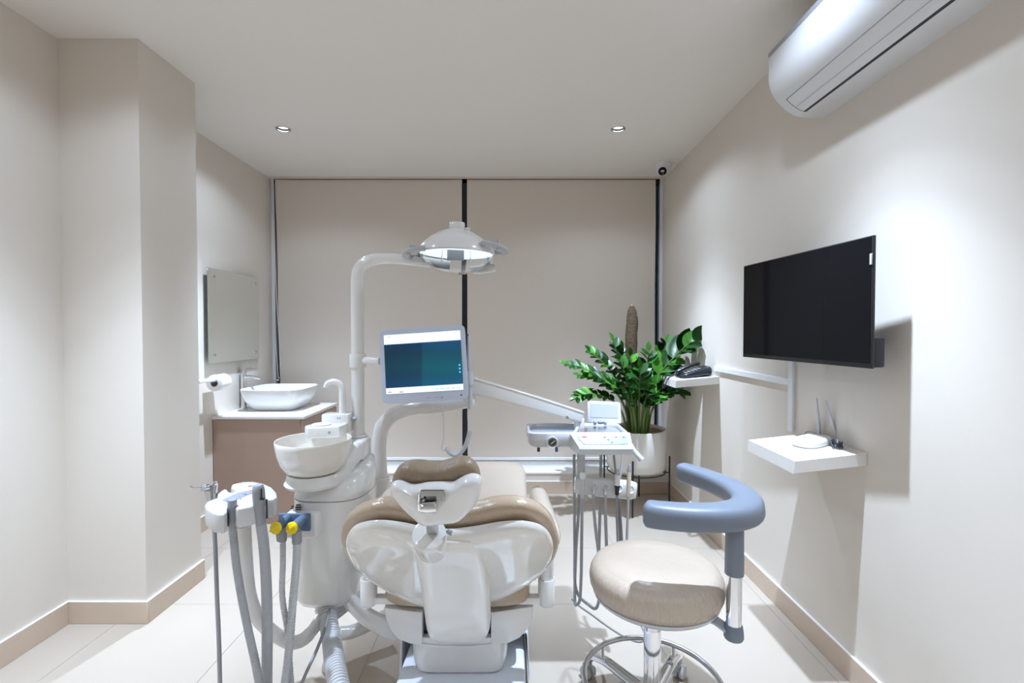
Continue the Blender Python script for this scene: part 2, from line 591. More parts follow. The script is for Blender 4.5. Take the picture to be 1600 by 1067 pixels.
# window behind the blinds
bm = B(); box2(bm, (XF, YB - 0.006, 0.158), (XR, 4.14, 0.174), 0.003)
struct('trim_1', bm, M_skirt_top)
bm = B(); box2(bm, (XF, 4.088, 0.174), (XR, 4.19, 0.211), 0.003)
win = struct('window_1', bm, M_matw)
for nm, xa, xb, m in (('jamb', XF, XF + 0.028, M_alu), ('jamb', XR - 0.028, XR, M_alu), ('mullion', -0.432, -0.366, M_dframe)):
    bm = B(); box2(bm, (xa, 4.10, 0.2), (xb, 4.19, CEIL), 0.002, 1)
    obj(nm, bm, m, win)
bm = B(); box2(bm, (XF + 0.028, 4.10, 2.56), (XR - 0.028, 4.19, CEIL), 0.002, 1)
obj('head_rail', bm, M_dframe, win)
for xa, xb in ((XF + 0.028, -0.432), (-0.366, XR - 0.028)):
    bm = B(); box2(bm, (xa, 4.145, 0.2), (xb, 4.151, 2.56))
    obj('pane', bm, M_glass, win)
bm = B(); box2(bm, (XF, 4.045, 2.586), (XR, 4.062, CEIL), 0.001, 1)
struct('trim_2', bm, mat('pinkish_plaster_edge', (0.66, 0.56, 0.49), 0.6))

# roller blinds
def blind(xa, xb, skew, label):
    t = thing('roller_blind', label, 'blind', ((xa + xb) / 2, 4.08, 0.21), 'roller blinds over the window')
    bm = B()
    nx, nz = 30, 18
    z0, z1 = 0.245, 2.585
    rows = []
    for k in range(nz + 1):
        z = z0 + (z1 - z0) * k / nz
        fall = 1 - k / nz
        row = []
        for i in range(nx + 1):
            u = i / nx
            x = xa + (xb - xa) * u + skew * fall * max(0, 1 - u * 6)
            y = 4.080 + 0.004 * sin(u * 17 + 1.3) * fall + 0.006 * (abs(2 * u - 1) ** 12) * sin(z * 5 + xa)
            row.append((x, y, z))
        rows.append(row)
    fr = [[bm.verts.new(p) for p in r] for r in rows]
    bk = [[bm.verts.new((p[0], p[1] + 0.0016, p[2])) for p in r] for r in rows]
    for k in range(nz):
        for i in range(nx):
            bm.faces.new((fr[k][i], fr[k][i + 1], fr[k + 1][i + 1], fr[k + 1][i]))
            bm.faces.new((bk[k][i + 1], bk[k][i], bk[k + 1][i], bk[k + 1][i + 1]))
    for k in range(nz):
        for i in (0, nx):
            bm.faces.new((fr[k][i], fr[k + 1][i], bk[k + 1][i], bk[k][i]))
    obj('fabric', bm, M_blind, t)
    bm = B(); box2(bm, (xa + skew, 4.072, 0.219), (xb, 4.090, 0.247), 0.006, 3)
    obj('bottom_bar', bm, M_matw, t)
    bm = B(); cyl(bm, (xa, 4.098, 2.572), (xb, 4.098, 2.572), 0.014)
    obj('roller', bm, M_alu, t)
    return t
bl = blind(-1.985, -0.421, 0.028, 'greige roller blind on the left, behind the lamp pole and monitor')
bm = B(); tube(bm, [(-1.995, 4.064, 2.58), (-1.985, 4.060, 1.9), (-1.965, 4.060, 1.4), (-1.945, 4.062, 1.0), (-1.96, 4.062, 0.92), (-1.975, 4.064, 1.0), (-1.998, 4.066, 1.5), (-2.0, 4.066, 2.58)], 0.0025, 6)
obj('pull_chain', bm, M_alu, bl)
blind(-0.377, 1.205, 0.0, 'greige roller blind on the right, behind the potted plant')

# downlights: the two in view and the four behind the camera side
names = {}
for k_, (lx, ly) in enumerate(LIGHTS):
    if True:
        i, j = k_ % 2, k_ // 2
        side = 'left' if i == 0 else 'right'
        lab = ('small round recessed ceiling downlight on the %s, near the window' % side) if j == 0 else \
              ('recessed ceiling downlight on the %s, %s row from the window, out of view' % (side, ('second', 'third')[j - 1]))
        t = thing('ceiling_downlight', lab, 'downlight', (lx, ly, CEIL), 'recessed downlights')
        bm = B(); lathe(bm, [(0.0385, 0.004), (0.0385, -0.003), (0.041, -0.0045), (0.046, -0.003), (0.0475, 0.0), (0.0395, 0.0)], (lx, ly, CEIL))
        obj('trim_ring', bm, M_steel, t)
        bm = B(); lathe(bm, [(0.0384, 0.002), (0.0372, 0.010), (0.0355, 0.016), (0.0355, 0.018), (0.0386, 0.004)], (lx, ly, CEIL))
        obj('reflector', bm, M_dframe, t)
        bm = B(); lathe(bm, [(0.0, 0.006), (0.018, 0.0075), (0.031, 0.012), (0.0352, 0.0165), (0.0, 0.0175)], (lx, ly, CEIL))
        obj('lens', bm, M_lens, t)

# ================================================================== right wall
# air conditioner
def ac():
    ya, yb = 1.06, 2.0
    prof = [(0.0, 2.186), (0.055, 2.186), (0.100, 2.190), (0.120, 2.1965), (0.140, 2.207), (0.157, 2.220), (0.170, 2.232), (0.184, 2.246), (0.195, 2.258), (0.206, 2.274), (0.215, 2.292), (0.222, 2.312), (0.2255, 2.335), (0.227, 2.38), (0.227, 2.445), (0.218, 2.456), (0.19, 2.475), (0.12, 2.487), (0.0, 2.487)]
    t = thing('air_conditioner', 'white split air conditioner high on the right wall', 'air conditioner', (XR, 1.5, 2.186))
    P = [(XR - a, z) for a, z in prof]
    cx, cz = XR - 0.11, 2.33
    rings = []
    for y, s in ((ya, 0.985), (ya + 0.006, 1.0), (yb - 0.006, 1.0), (yb, 0.985)):
        rings.append([V((cx + (x - cx) * s if x < XR - 0.001 else x, y, cz + (z - cz) * s)) for x, z in P])
    bm = B(); loft(bm, rings)
    obj('body', bm, M_acw, t, 30)
    def strip(i_pts, off, y0, y1, name, m, th=0.002):
        bm = B()
        pts = [V((XR - a, 0, z)) for a, z in i_pts]
        outr = []
        for k, p in enumerate(pts):
            d = (pts[min(k + 1, len(pts) - 1)] - pts[max(k - 1, 0)]).normalized()
            nrm = V((d.z, 0, -d.x))
            if nrm.dot(p - V((cx, 0, cz))) < 0: nrm = -nrm
            outr.append((p + nrm * off, p + nrm * (off - th - 0.003)))
        ring = [a for a, _ in outr] + [b for _, b in reversed(outr)]
        loft(bm, [[V((q.x, y0, q.z)) for q in ring], [V((q.x, y1, q.z)) for q in ring]])
        return obj(name, bm, m, t, 30)
    strip([(0.100, 2.190), (0.109, 2.1932)], 0.0012, ya + 0.03, yb - 0.055, 'air_slot', M_black)
    strip([(0.111, 2.1937), (0.120, 2.1965), (0.140, 2.207), (0.157, 2.220), (0.170, 2.232), (0.176, 2.238)], 0.0035, ya + 0.03, yb - 0.055, 'louvre', M_acw)
    strip([(0.103, 2.191), (0.120, 2.1965), (0.140, 2.207), (0.157, 2.220), (0.170, 2.232), (0.178, 2.240)], 0.0022, yb - 0.055, yb - 0.050, 'louvre_end_gap', M_black)
    strip([(0.1766, 2.2386), (0.179, 2.241)], 0.0012, ya + 0.03, yb - 0.055, 'panel_gap', M_gplas)
    strip([(0.1405, 2.2074), (0.1430, 2.2093)], 0.0040, ya + 0.03, yb - 0.055, 'louvre_crease', M_gpanel, 0.0005)
    strip([(0.227, 2.428), (0.227, 2.445), (0.218, 2.456)], 0.0015, ya + 0.02, yb - 0.003, 'top_grille', M_gplas)
    bm = B(); box2(bm, (XR - 0.172, yb - 0.056, 2.196), (XR - 0.10, yb - 0.0535, 2.2), 0.0005, 1)
ac()

# television
def tv():
    A = at(1161.5, 417, 2.29); Bq = at(1362.5, 367, 1.553)
    far = V((1.095, 2.290, 0)); near = V((1.157, 1.553, 0))
    d = (near - far).normalized(); L = (near - far).length
    n = V((d.y, -d.x, 0))                     # towards the room
    if n.x > 0: n = -n
    z0, z1 = 1.192, 1.621
    t = thing('television', 'black flat wall-mounted television above the router shelf', 'television', (1.20, 1.92, 1.40))
    rot = Matrix((d, -n, V((0, 0, 1)))).transposed()
    c = (far + near) / 2
    bm = B(); box(bm, (c.x - n.x * 0.005, c.y - n.y * 0.005, (z0 + z1) / 2), (L, 0.010, z1 - z0), 0.002, 2, rot)
    obj('cabinet', bm, M_black, t)
    bm = B(); q = c + n * 0.0007
    box(bm, (q.x, q.y, (z0 + z1) / 2 + 0.006), (L - 0.012, 0.0016, z1 - z0 - 0.020), 0.0004, 1, rot)
    obj('screen', bm, M_blk2, t)
    bm = B(); q = c - n * 0.030
    box(bm, (q.x, q.y, z0 + 0.052), (L - 0.006, 0.040, 0.098), 0.006, 2, rot)
    obj('rear_housing', bm, M_black, t)
    bm = B(); q = far + d * (L - 0.006) + n * 0.002
    box(bm, (q.x, q.y, 1.545), (0.010, 0.003, 0.036), 0.0006, 1, rot)
    lg = obj('logo_tag', bm, M_gplas, t)
    bm = B()
    for k in range(7):
        q2 = q + n * 0.0017
        box(bm, (q2.x, q2.y, 1.5315 + k * 0.0044), (0.0045, 0.0004, 0.0028), 0, 1, rot)
    obj('logo_lettering', bm, M_alu, lg)
    bm = B()
    box2(bm, (XR - 0.012, 1.80, 1.27), (XR, 2.06, 1.50), 0.002, 1)
    box2(bm, (1.165, 1.90, 1.30), (XR - 0.01, 1.96, 1.46), 0.002, 1)
    obj('wall_bracket', bm, M_black, t)
tv()

# cable trunking on the wall
bm = B(); box2(bm, (XR - 0.014, 2.205, 1.066), (XR, 3.02, 1.096), 0.002, 1)
tag(obj('cable_trunking', bm, M_alu), 'white horizontal cable trunking on the wall beside the telephone shelf', 'cable trunking')
bm = B(); box2(bm, (XR - 0.015, 2.168, 0.86), (XR, 2.203, 1.235), 0.002, 1)
tag(obj('cable_trunking', bm, M_alu), 'white vertical cable trunking running down the wall below the television', 'cable trunking')

# floating shelves that sag a little
def shelf(y0, y1, xf, zw, zf, th, label):
    bm = B()
    prism(bm, [(XR, y0, zw), (xf, y0, zf), (xf - 0.003, y0, zf - th), (XR, y0, zw - th)], (0, y1 - y0, 0), 0.0015, 1)
    return tag(obj('wall_shelf', bm, M_stone, None), label, 'shelf', 'white floating wall shelves')
ph_s = shelf(2.965, 3.210, 1.008, 1.036, 1.011, 0.046, 'white floating shelf under the black telephone')
ro_s = shelf(1.725, 2.066, 1.014, 0.876, 0.847, 0.046, 'white floating shelf under the router')
def zs_ro(x): return 0.847 + (x - 1.014) / (XR - 1.014) * 0.029
def zs_ph(x): return 1.011 + (x - 1.008) / (XR - 1.008) * 0.025

# router
def router():
    c = V((1.185, 1.900, 0)); z = zs_ro(1.185) + 0.001
    tl = math.atan(0.029 / 0.261)
    t = thing('wifi_router', 'small white two-antenna router on the floating shelf', 'router', (c.x, c.y, z))
    R = Matrix.Rotation(-tl, 3, 'Y') @ Matrix.Rotation(radians(22), 3, 'Z')
    def loc(a, b, h): return V((c.x, c.y, z)) + R @ V((a, b, h))
    rings = []
    for h, s in ((0.001, 0.93), (0.004, 0.98), (0.016, 1.0), (0.022, 0.985), (0.026, 0.93), (0.028, 0.82), (0.0285, 0.4)):
        rings.append([loc(a * s, b * s, h) for a, b in sell(0.072, 0.055, 2.9, 32)])
    bm = B(); loft(bm, rings); obj('body', bm, M_matw, t)
    bm = B(); box(bm, loc(-0.012, 0.018, 0.0288), (0.020, 0.013, 0.0006), 0, 1, R); obj('logo_mark', bm, M_gplas, t)
    bm = B()
    for k in range(5): box(bm, loc(0.01 + k * 0.008, -0.0535, 0.012), (0.004, 0.003, 0.0015), 0, 1, R)
    obj('indicator_lights', bm, M_gpanel, t)
    for bp, tip in ((at(1281, 682, 1.965), at(1276, 621, 1.965)), (at(1308.5, 690, 1.895), at(1290.5, 625, 1.91))):
        d = tip - bp
        bm = B(); lathe(bm, [(0.0, 0), (0.0055, 0.001), (0.0066, 0.02), (0.0068, 0.35 * d.length), (0.0040, 0.72 * d.length), (0.0030, 0.97 * d.length), (0.001, d.length)], bp, d, 14)
        obj('antenna', bm, M_coolw, t)
    # bundled black adapter lead beside it
    k = V((1.232, 1.815, zs_ro(1.232)))
    bm = B()
    pts = []
    for i in range(64):
        a = 2 * pi * i / 16
        pts.append(k + V((0.020 * cos(a) * (0.6 + 0.25 * sin(i * 0.7)) - 0.006, -0.028 * sin(a) * (0.7 + 0.2 * cos(i)), 0.0165 + 0.010 * sin(a * 1.5 + i * 0.3))))
    tube(bm, pts, 0.0022, 6, 3)
    lead = obj('power_lead', bm, M_ink)
    tag(lead, 'small tied bundle of dark power lead beside the router', 'cable')
    bm = B(); tube(bm, [k + V((-0.012, -0.004, 0.006)), k + V((-0.010, -0.010, 0.030)), k + V((-0.004, 0.006, 0.032)), k + V((-0.004, 0.010, 0.008))], 0.0022, 6, closed=True)
    obj('cable_tie', bm, M_matw, lead)
    bm = B(); tube(bm, [(1.21, 1.99, zs_ro(1.21) + 0.004), (1.235, 2.02, zs_ro(1.235) + 0.018), (1.255, 2.00, zs_ro(1.25) + 0.02), (1.255, 1.95, zs_ro(1.25) + 0.004)], 0.002, 6)
    obj('lead_end', bm, M_gplas, lead)
router()

# telephone
def phone():
    t = thing('telephone', 'black corded desk telephone on the floating shelf by the plant', 'telephone', (1.135, 3.085, zs_ph(1.135)))
    tl = math.atan(0.025 / 0.267)
    # runs along x; front (keypad end) towards the room
    rings = []
    sta = [(1.064, 0.012, 0.058), (1.070, 0.020, 0.066), (1.10, 0.030, 0.070), (1.15, 0.043, 0.073), (1.21, 0.056, 0.073), (1.244, 0.060, 0.070), (1.252, 0.052, 0.062)]
    for x, h, hw in sta:
        zb = zs_ph(x) + 0.001
        rings.append([V((x, 3.085 + a, zb + h / 2 + b)) for a, b in sell(hw, h / 2, 5.0, 28)])
    bm = B(); loft(bm, rings); obj('base', bm, M_phone, t)
    # keypad
    kp = None
    bm = B()
    for i in range(5):
        for j in range(4):
            x = 1.100 + i * 0.020; zt = zs_ph(x) + 0.001 + 0.030 + (x - 1.10) * 0.235
            box(bm, (x, 3.060 - j * 0.014 + 0.012, zt + 0.0015), (0.012, 0.010, 0.005), 0.001, 1)
    o = obj('keypad', bm, M_gplas, t); 
    # handset resting on its cradle, nearer the window
    pts = [V((1.055, 3.115, zs_ph(1.055) + 0.028)), V((1.085, 3.115, zs_ph(1.085) + 0.045)), V((1.125, 3.115, zs_ph(1.12) + 0.062)), V((1.17, 3.115, zs_ph(1.17) + 0.074)), V((1.212, 3.115, zs_ph(1.21) + 0.079))]
    P = spline(pts, 5)
    secs = []
    for i in range(len(P)):
        u = i / (len(P) - 1)
        e = min(1, 0.45 + 8 * u, 0.45 + 8 * (1 - u))
        hh = 0.010 + 0.007 * abs(2 * u - 1) ** 3
        secs.append(sell(0.022 * e, hh * e, 3.4, 18))
    bm = B(); sweep(bm, P, secs); obj('handset', bm, M_phone, t)
    bm = B(); coil(bm, [(1.06, 3.11, zs_ph(1.06) + 0.020), (1.03, 3.105, zs_ph(1.03) + 0.012), (1.006, 3.10, 1.012), (0.988, 3.09, 0.985), (0.975, 3.08, 0.958), (0.972, 3.10, 0.952), (0.985, 3.13, 0.985), (1.006, 3.15, 1.018), (1.03, 3.155, zs_ph(1.03) + 0.010), (1.075, 3.155, zs_ph(1.075) + 0.012)], 0.0045, 0.0015, 60, 5)
    obj('coiled_cord', bm, M_phone, t)
    bm = B(); tube(bm, [(1.234, 3.06, zs_ph(1.235) + 0.02), (1.245, 3.04, zs_ph(1.245) + 0.04), (1.258, 3.03, 1.066)], 0.002, 6)
    obj('line_cord', bm, M_phone, t)
phone()

# security camera
def cctv():
    c = V((1.160, 3.74, CEIL))
    t = thing('security_camera', 'small white dome camera on the ceiling in the right corner', 'camera', c)
    bm = B(); lathe(bm, [(0.0, 0), (0.066, 0), (0.068, -0.006), (0.064, -0.022), (0.050, -0.056), (0.030, -0.074), (0.0, -0.080)], c, seg=32)
    obj('housing', bm, M_acw, t)
    e = c + V((-0.014, -0.026, -0.056))
    d = V((-0.18, -0.80, -0.52)).normalized()
    bm = B(); bmesh.ops.create_uvsphere(bm, u_segments=22, v_segments=14, radius=0.041, matrix=Matrix.Translation(e))
    ey = obj('eyeball', bm, M_acw, t)
    bm = B(); lathe(bm, [(0.0, 0.042), (0.026, 0.042), (0.030, 0.039), (0.031, 0.030), (0.0, 0.028)], e, d, 24)
    ln = obj('lens', bm, M_blk2, ey)
    bm = B(); box(bm, e + d * 0.0435 + V((0, 0, 0.004)), (0.026, 0.003, 0.018), 0.002, 1, d.to_track_quat('-Y', 'Z').to_matrix())
    box(bm, e + d * 0.0432 + V((0.003, -0.002, -0.020)), (0.008, 0.003, 0.006), 0.001, 1, d.to_track_quat('-Y', 'Z').to_matrix())
    obj('sensor_window', bm, M_gpanel, ey)
cctv()

# ================================================================== wash corner
CX0, CX1, CY0, CY1, CZ = XF, -1.415, 3.268, 3.893, 0.716
def vanity():
    t = thing('vanity_cabinet', 'taupe brown vanity cabinet in the left far corner under the basin', 'cabinet', ((CX0 + CX1) / 2, (CY0 + CY1) / 2, 0))
    bm = B(); box2(bm, (CX0 + 0.004, CY0 + 0.016, 0.06), (CX1 - 0.022, CY1 - 0.002, CZ), 0.001, 1)
    obj('carcass', bm, M_brown, t)
    bm = B(); box2(bm, (CX0 + 0.004, CY0, 0.0), (CX1 - 0.022, CY0 + 0.016, CZ - 0.003), 0.001, 1)
    obj('side_panel', bm, M_brown, t)
    bm = B(); box2(bm, (CX0 + 0.004, CY0 + 0.05, 0.0), (CX1 - 0.07, CY1 - 0.01, 0.06))
    obj('plinth', bm, M_brown, t)
    ym = (CY0 + CY1) / 2
    for a, b in ((CY0, ym - 0.0015), (ym + 0.0015, CY1 - 0.003)):
        bm = B(); box2(bm, (CX1 - 0.020, a, 0.055), (CX1 - 0.002, b, CZ - 0.006), 0.0015, 1)
        d = obj('door', bm, M_brown, t)
    bm = B(); box2(bm, (CX0 + 0.001, CY0 - 0.008, CZ), (CX1 + 0.008, CY1, CZ + 0.022), 0.002, 2)
    tag(obj('worktop', bm, M_stone), 'white stone worktop on the brown vanity cabinet', 'countertop')
vanity()
ZW = CZ + 0.022

def basin():
    xc, yc = -1.738, 3.625
    t = thing('wash_basin', 'white rectangular vessel basin standing on the vanity worktop', 'basin', (xc, yc, ZW))
    rings = []
    n = 5.2
    for z, hw, hd in ((0.0, 0.135, 0.125), (0.003, 0.147, 0.138), (0.012, 0.158, 0.150), (0.035, 0.178, 0.170), (0.075, 0.202, 0.195), (0.115, 0.217, 0.210), (0.150, 0.224, 0.218), (0.157, 0.2245, 0.2185), (0.160, 0.222, 0.216), (0.157, 0.216, 0.210), (0.12, 0.206, 0.200), (0.07, 0.172, 0.178), (0.04, 0.135, 0.14), (0.030, 0.06, 0.06), (0.028, 0.02, 0.02)):
        rings.append([V((xc + a, yc + b, ZW + z)) for a, b in sell(hw, hd, n, 48)])
    bm = B(); loft(bm, rings); obj('bowl', bm, M_cer, t)
    bm = B(); lathe(bm, [(0.0, 0.034), (0.018, 0.034), (0.021, 0.031), (0.021, 0.029)], (xc, yc, ZW), seg=20)
    obj('drain_cap', bm, M_chrome, t)
basin()
def faucet():
    x, y = -2.004, 3.60
    t = thing('basin_mixer_tap', 'tall chrome mixer tap between the basin and the left wall', 'faucet', (x, y, ZW))
    bm = B(); lathe(bm, [(0.0, 0), (0.027, 0), (0.027, 0.006), (0.022, 0.012), (0.0205, 0.03), (0.0205, 0.255), (0.018, 0.262), (0.0, 0.263)], (x, y, ZW), seg=24)
    obj('body', bm, M_chrome, t)
    P = spline([V((x, y, ZW + 0.235)), V((x + 0.05, y, ZW + 0.237)), V((x + 0.12, y, ZW + 0.226))], 5)
    bm = B(); sweep(bm, P, [sell(0.017 - 0.004 * i / 10, 0.010, 3.5, 16) for i in range(len(P))])
    obj('spout', bm, M_chrome, t)
    bm = B(); lathe(bm, [(0.0, 0), (0.019, 0), (0.0195, 0.02), (0.016, 0.03), (0.0, 0.032)], (x, y, ZW + 0.264), seg=20)
    hd = obj('lever_cap', bm, M_chrome, t)
    P = [V((x, y, ZW + 0.288)), V((x + 0.03, y - 0.004, ZW + 0.297)), V((x + 0.075, y - 0.01, ZW + 0.304))]
    bm = B(); sweep(bm, P, [sell(0.008, 0.004, 4, 12)] * 3)
    obj('lever', bm, M_chrome, hd)
faucet()
# the small chrome fitting that shows over the far rim
bm = B()
cyl(bm, (-1.905, 3.868, ZW), (-1.905, 3.868, ZW + 0.165), 0.014, bev=0.002)
cyl(bm, (-1.905, 3.868, ZW + 0.165), (-1.905, 3.868, ZW + 0.185), 0.008, bev=0.001)
box(bm, (-1.89, 3.862, ZW + 0.186), (0.05, 0.014, 0.008), 0.002, 1)
tag(obj('soap_dispenser', bm, M_steel), 'small metal soap dispenser behind the far rim of the vessel basin', 'dispenser')

def mirror():
    y0, y1, z0, z1 = 3.185, 3.825, 1.098, 1.735
    t = thing('wall_mirror', 'frameless rectangular mirror on four metal studs above the basin', 'mirror', (XF, (y0 + y1) / 2, z0))
    xg = -2.0
    bm = B(); box2(bm, (xg - 0.006, y0, z0), (xg - 0.0008, y1, z1), 0.0005, 1)
    obj('glass_back', bm, M_mglass, t)
    bm = B(); box2(bm, (xg - 0.0008, y0 + 0.001, z0 + 0.001), (xg, y1 - 0.001, z1 - 0.001))
    obj('mirror_face', bm, M_mirror, t)
    for y in (y0 + 0.06, y1 - 0.06):
        for z in (z0 + 0.055, z1 - 0.055):
            bm = B(); cyl(bm, (XF, y, z), (xg - 0.006, y, z), 0.009)
            cyl(bm, (xg, y, z), (xg + 0.007, y, z), 0.0115, bev=0.002)
            obj('stud', bm, M_steel, t)
mirror()
def paper():
    xa, z = -1.955, 0.985
    t = thing('toilet_paper_holder', 'white wall-mounted paper holder arm beside the column', 'paper holder', (XF, 2.95, z))
    bm = B(); box2(bm, (XF, 2.86, z + 0.010), (xa + 0.008, 3.06, z + 0.026), 0.003, 2)
    obj('shelf_plate', bm, M_matw, t)
    bm = B(); box2(bm, (XF, 2.87, z - 0.03), (XF + 0.012, 2.99, z + 0.012), 0.003, 2)
    obj('wall_mount', bm, M_matw, t)
    P = [V((xa, 3.0, z + 0.013)), V((xa, 3.08, z + 0.010)), V((xa, 3.15, z + 0.006)), V((xa, 3.22, z + 0.004)), V((xa, 3.30, z + 0.004))]
    bm = B(); sweep(bm, P, [sell(0.011, 0.010, 4, 14)] * 2 + [sell(0.010, 0.009, 3, 14)] * 3)
    obj('arm', bm, M_matw, t)
    for y in (2.90, 2.95):
        bm = B(); box2(bm, (xa - 0.02, y, z - 0.012), (xa - 0.008, y + 0.014, z + 0.011), 0.003, 1)
        obj('hook', bm, M_gplas, t)
    c = V((xa, 3.165, z - 0.012))
    r = thing('toilet_roll', 'white toilet paper roll on the holder arm by the basin', 'toilet roll', c)
    R1, R0, Lr = 0.054, 0.023, 0.11
    bm = B(); lathe(bm, [(R0 + 0.0012, 0), (R1 - 0.004, 0), (R1 - 0.001, 0.0015), (R1, 0.004), (R1, Lr - 0.004), (R1 - 0.004, Lr), (R0 + 0.0012, Lr), (R0 + 0.0012, 0)], c, (0, 1, 0), 40)
    obj('paper', bm, M_paper, r)
    bm = B(); lathe(bm, [(R0, 0.001), (R0 + 0.001, 0.001), (R0 + 0.001, Lr - 0.001), (R0, Lr - 0.001), (R0, 0.001)], c, (0, 1, 0), 30)
    obj('core', bm, M_gplas, r)
paper()
# ================================================================== potted plant
def leaf_mesh(L=1.0, W=0.54):
    bm = B()
    N = 7
    rows = []
    for i in range(N + 1):
        u = i / N
        hw = W / 2 * (sin(pi * u ** 0.85)) ** 0.8 if 0 < i < N else 0.006
        x = u * L
        sag = -0.10 * u * u * L
        rows.append([bm.verts.new((x, s * hw, sag + 0.22 * abs(s) * hw + 0.012 * (s == 0) * 0)) for s in (-1, -0.5, 0, 0.5, 1)])
    for a, b in zip(rows, rows[1:]):
        for k in range(4):
            bm.faces.new((a[k], a[k + 1], b[k + 1], b[k]))
    r = bmesh.ops.solidify(bm, geom=bm.faces[:], thickness=0.012)
    bmesh.ops.recalc_face_normals(bm, faces=bm.faces)
    me = bpy.data.meshes.new('leaf'); bm.to_mesh(me); bm.free()
    for p in me.polygons: p.use_smooth = True
    me.materials.append(M_leaf)
    return me
LEAF = leaf_mesh()

def plant():
    c = V((0.93, 3.60, 0)); zb, zt, R = 0.285, 0.592, 0.222
    t = thing('potted_plant', 'leafy green potted plant in a white pot on a black wire stand', 'plant', c)
    bm = B(); lathe(bm, [(0.0, zb), (R * 0.80, zb), (R * 0.91, zb + 0.008), (R * 0.965, zb + 0.03), (R * 0.985, zb + 0.07), (R, zt - 0.006), (R - 0.004, zt), (R - 0.016, zt), (R - 0.020, zt - 0.006), (R - 0.022, zt - 0.05), (0.0, zt - 0.05)], c, seg=56)
    obj('pot', bm, M_pot, t)
    bm = B()
    rings = [[c + V((r * cos(a), r * sin(a), zt - 0.026 + 0.010 * (1 - r / R) + 0.004 * sin(5 * a + r * 90))) for a in [2 * pi * j / 36 for j in range(36)]] for r in (0.195, 0.15, 0.10, 0.05, 0.01)]
    loft(bm, [[p + V((0, 0, -0.02)) for p in rings[0]]] + rings)
    so = obj('bark_soil', bm, M_soil, t)
    st = None
    bm = B(); tube(bm, [c + V((0.212 * cos(a), 0.212 * sin(a), zb - 0.006)) for a in [2 * pi * j / 40 for j in range(40)]], 0.005, 8, smooth=False, closed=True)
    for a in (radians(250), radians(340)):
        tube(bm, [c + V((0.24 * cos(a), 0.24 * sin(a), zb - 0.006)), c - V((0.24 * cos(a), 0.24 * sin(a), -(zb - 0.006)))], 0.005, 8, smooth=False)
    st = obj('stand_frame', bm, M_black, t)
    for a in (250, 340, 70, 160):
        q = c + V((0.238 * cos(radians(a)), 0.238 * sin(radians(a)), 0))
        bm = B(); cyl(bm, q, q + V((0, 0, 0.40)), 0.0062, seg=12)
        obj('leg', bm, M_black, t)
    # moss pole
    p0 = V((0.905, 3.64, zt - 0.03)); p1 = at(987, 478, 3.66)
    bm = B()
    P = [p0.lerp(p1, i / 26) + V((0.004 * sin(i * 0.6), 0, 0)) for i in range(27)]
    rings = []
    for i, p in enumerate(P):
        e = 1.0 if i < 23 else (0.95, 0.88, 0.72, 0.35)[i - 23]
        rings.append([p + V(((0.043 + 0.0035 * math.sin(j * 3.1 + i * 1.7)) * e * cos(2 * pi * j / 18), (0.043 + 0.0035 * math.cos(j * 2.3 + i * 2.1)) * e * sin(2 * pi * j / 18), 0)) for j in range(18)])
    loft(bm, rings); obj('moss_pole', bm, M_coir, t)
    bm = B(); cyl(bm, P[-1], P[-1] + V((0, 0, 0.012)), 0.004, seg=8); 
    obj('pole_tip', bm, M_beige, t)
    base = origin(t)
    rnd = random.Random(11)
    # tips: pixel, depth, bulge, leaf length, first leaf fraction, number of leaf pairs
    stems = [
        ((1083, 531), 3.30, 0.10, 0.150, 0.46, 6, (1002, 3.55)),
        ((884, 568), 3.45, 0.14, 0.068, 0.42, 9, (985, 3.56)),
        ((898, 622), 3.36, 0.16, 0.068, 0.45, 8, (980, 3.52)),
        ((958, 533), 3.55, 0.05, 0.078, 0.35, 8, (988, 3.60)),
        ((922, 548), 3.62, 0.10, 0.078, 0.40, 8, (986, 3.63)),
        ((936, 590), 3.42, 0.10, 0.080, 0.40, 7, (992, 3.52)),
        ((1014, 548), 3.48, 0.02, 0.088, 0.30, 8, (1004, 3.58)),
        ((1032, 556), 3.62, 0.06, 0.080, 0.35, 8, (1006, 3.62)),
        ((1055, 566), 3.58, 0.08, 0.082, 0.40, 8, (1010, 3.58)),
        ((1068, 614), 3.46, 0.14, 0.070, 0.40, 8, (1012, 3.55)),
        ((1046, 600), 3.38, 0.10, 0.082, 0.35, 7, (1008, 3.50)),
        ((1020, 598), 3.36, 0.08, 0.092, 0.35, 7, (1002, 3.48)),
        ((968, 562), 3.40, 0.06, 0.088, 0.35, 7, (992, 3.50)),
        ((985, 556), 3.50, 0.02, 0.086, 0.35, 7, (994, 3.58)),
        ((955, 600), 3.36, 0.10, 0.084, 0.42, 6, (990, 3.48)),
        ((1000, 575), 3.36, 0.04, 0.095, 0.40, 6, (998, 3.48)),
        ((1042, 535), 3.68, 0.04, 0.080, 0.40, 7, (1006, 3.66)),
        ((905, 585), 3.66, 0.12, 0.070, 0.40, 8, (984, 3.64)),
        ((972, 545), 3.70, 0.03, 0.085, 0.40, 7, (992, 3.68)),
        ((1030, 625), 3.33, 0.10, 0.070, 0.45, 5, (1004, 3.46)),
        ((972, 612), 3.33, 0.06, 0.075, 0.45, 5, (994, 3.46)),
    ]
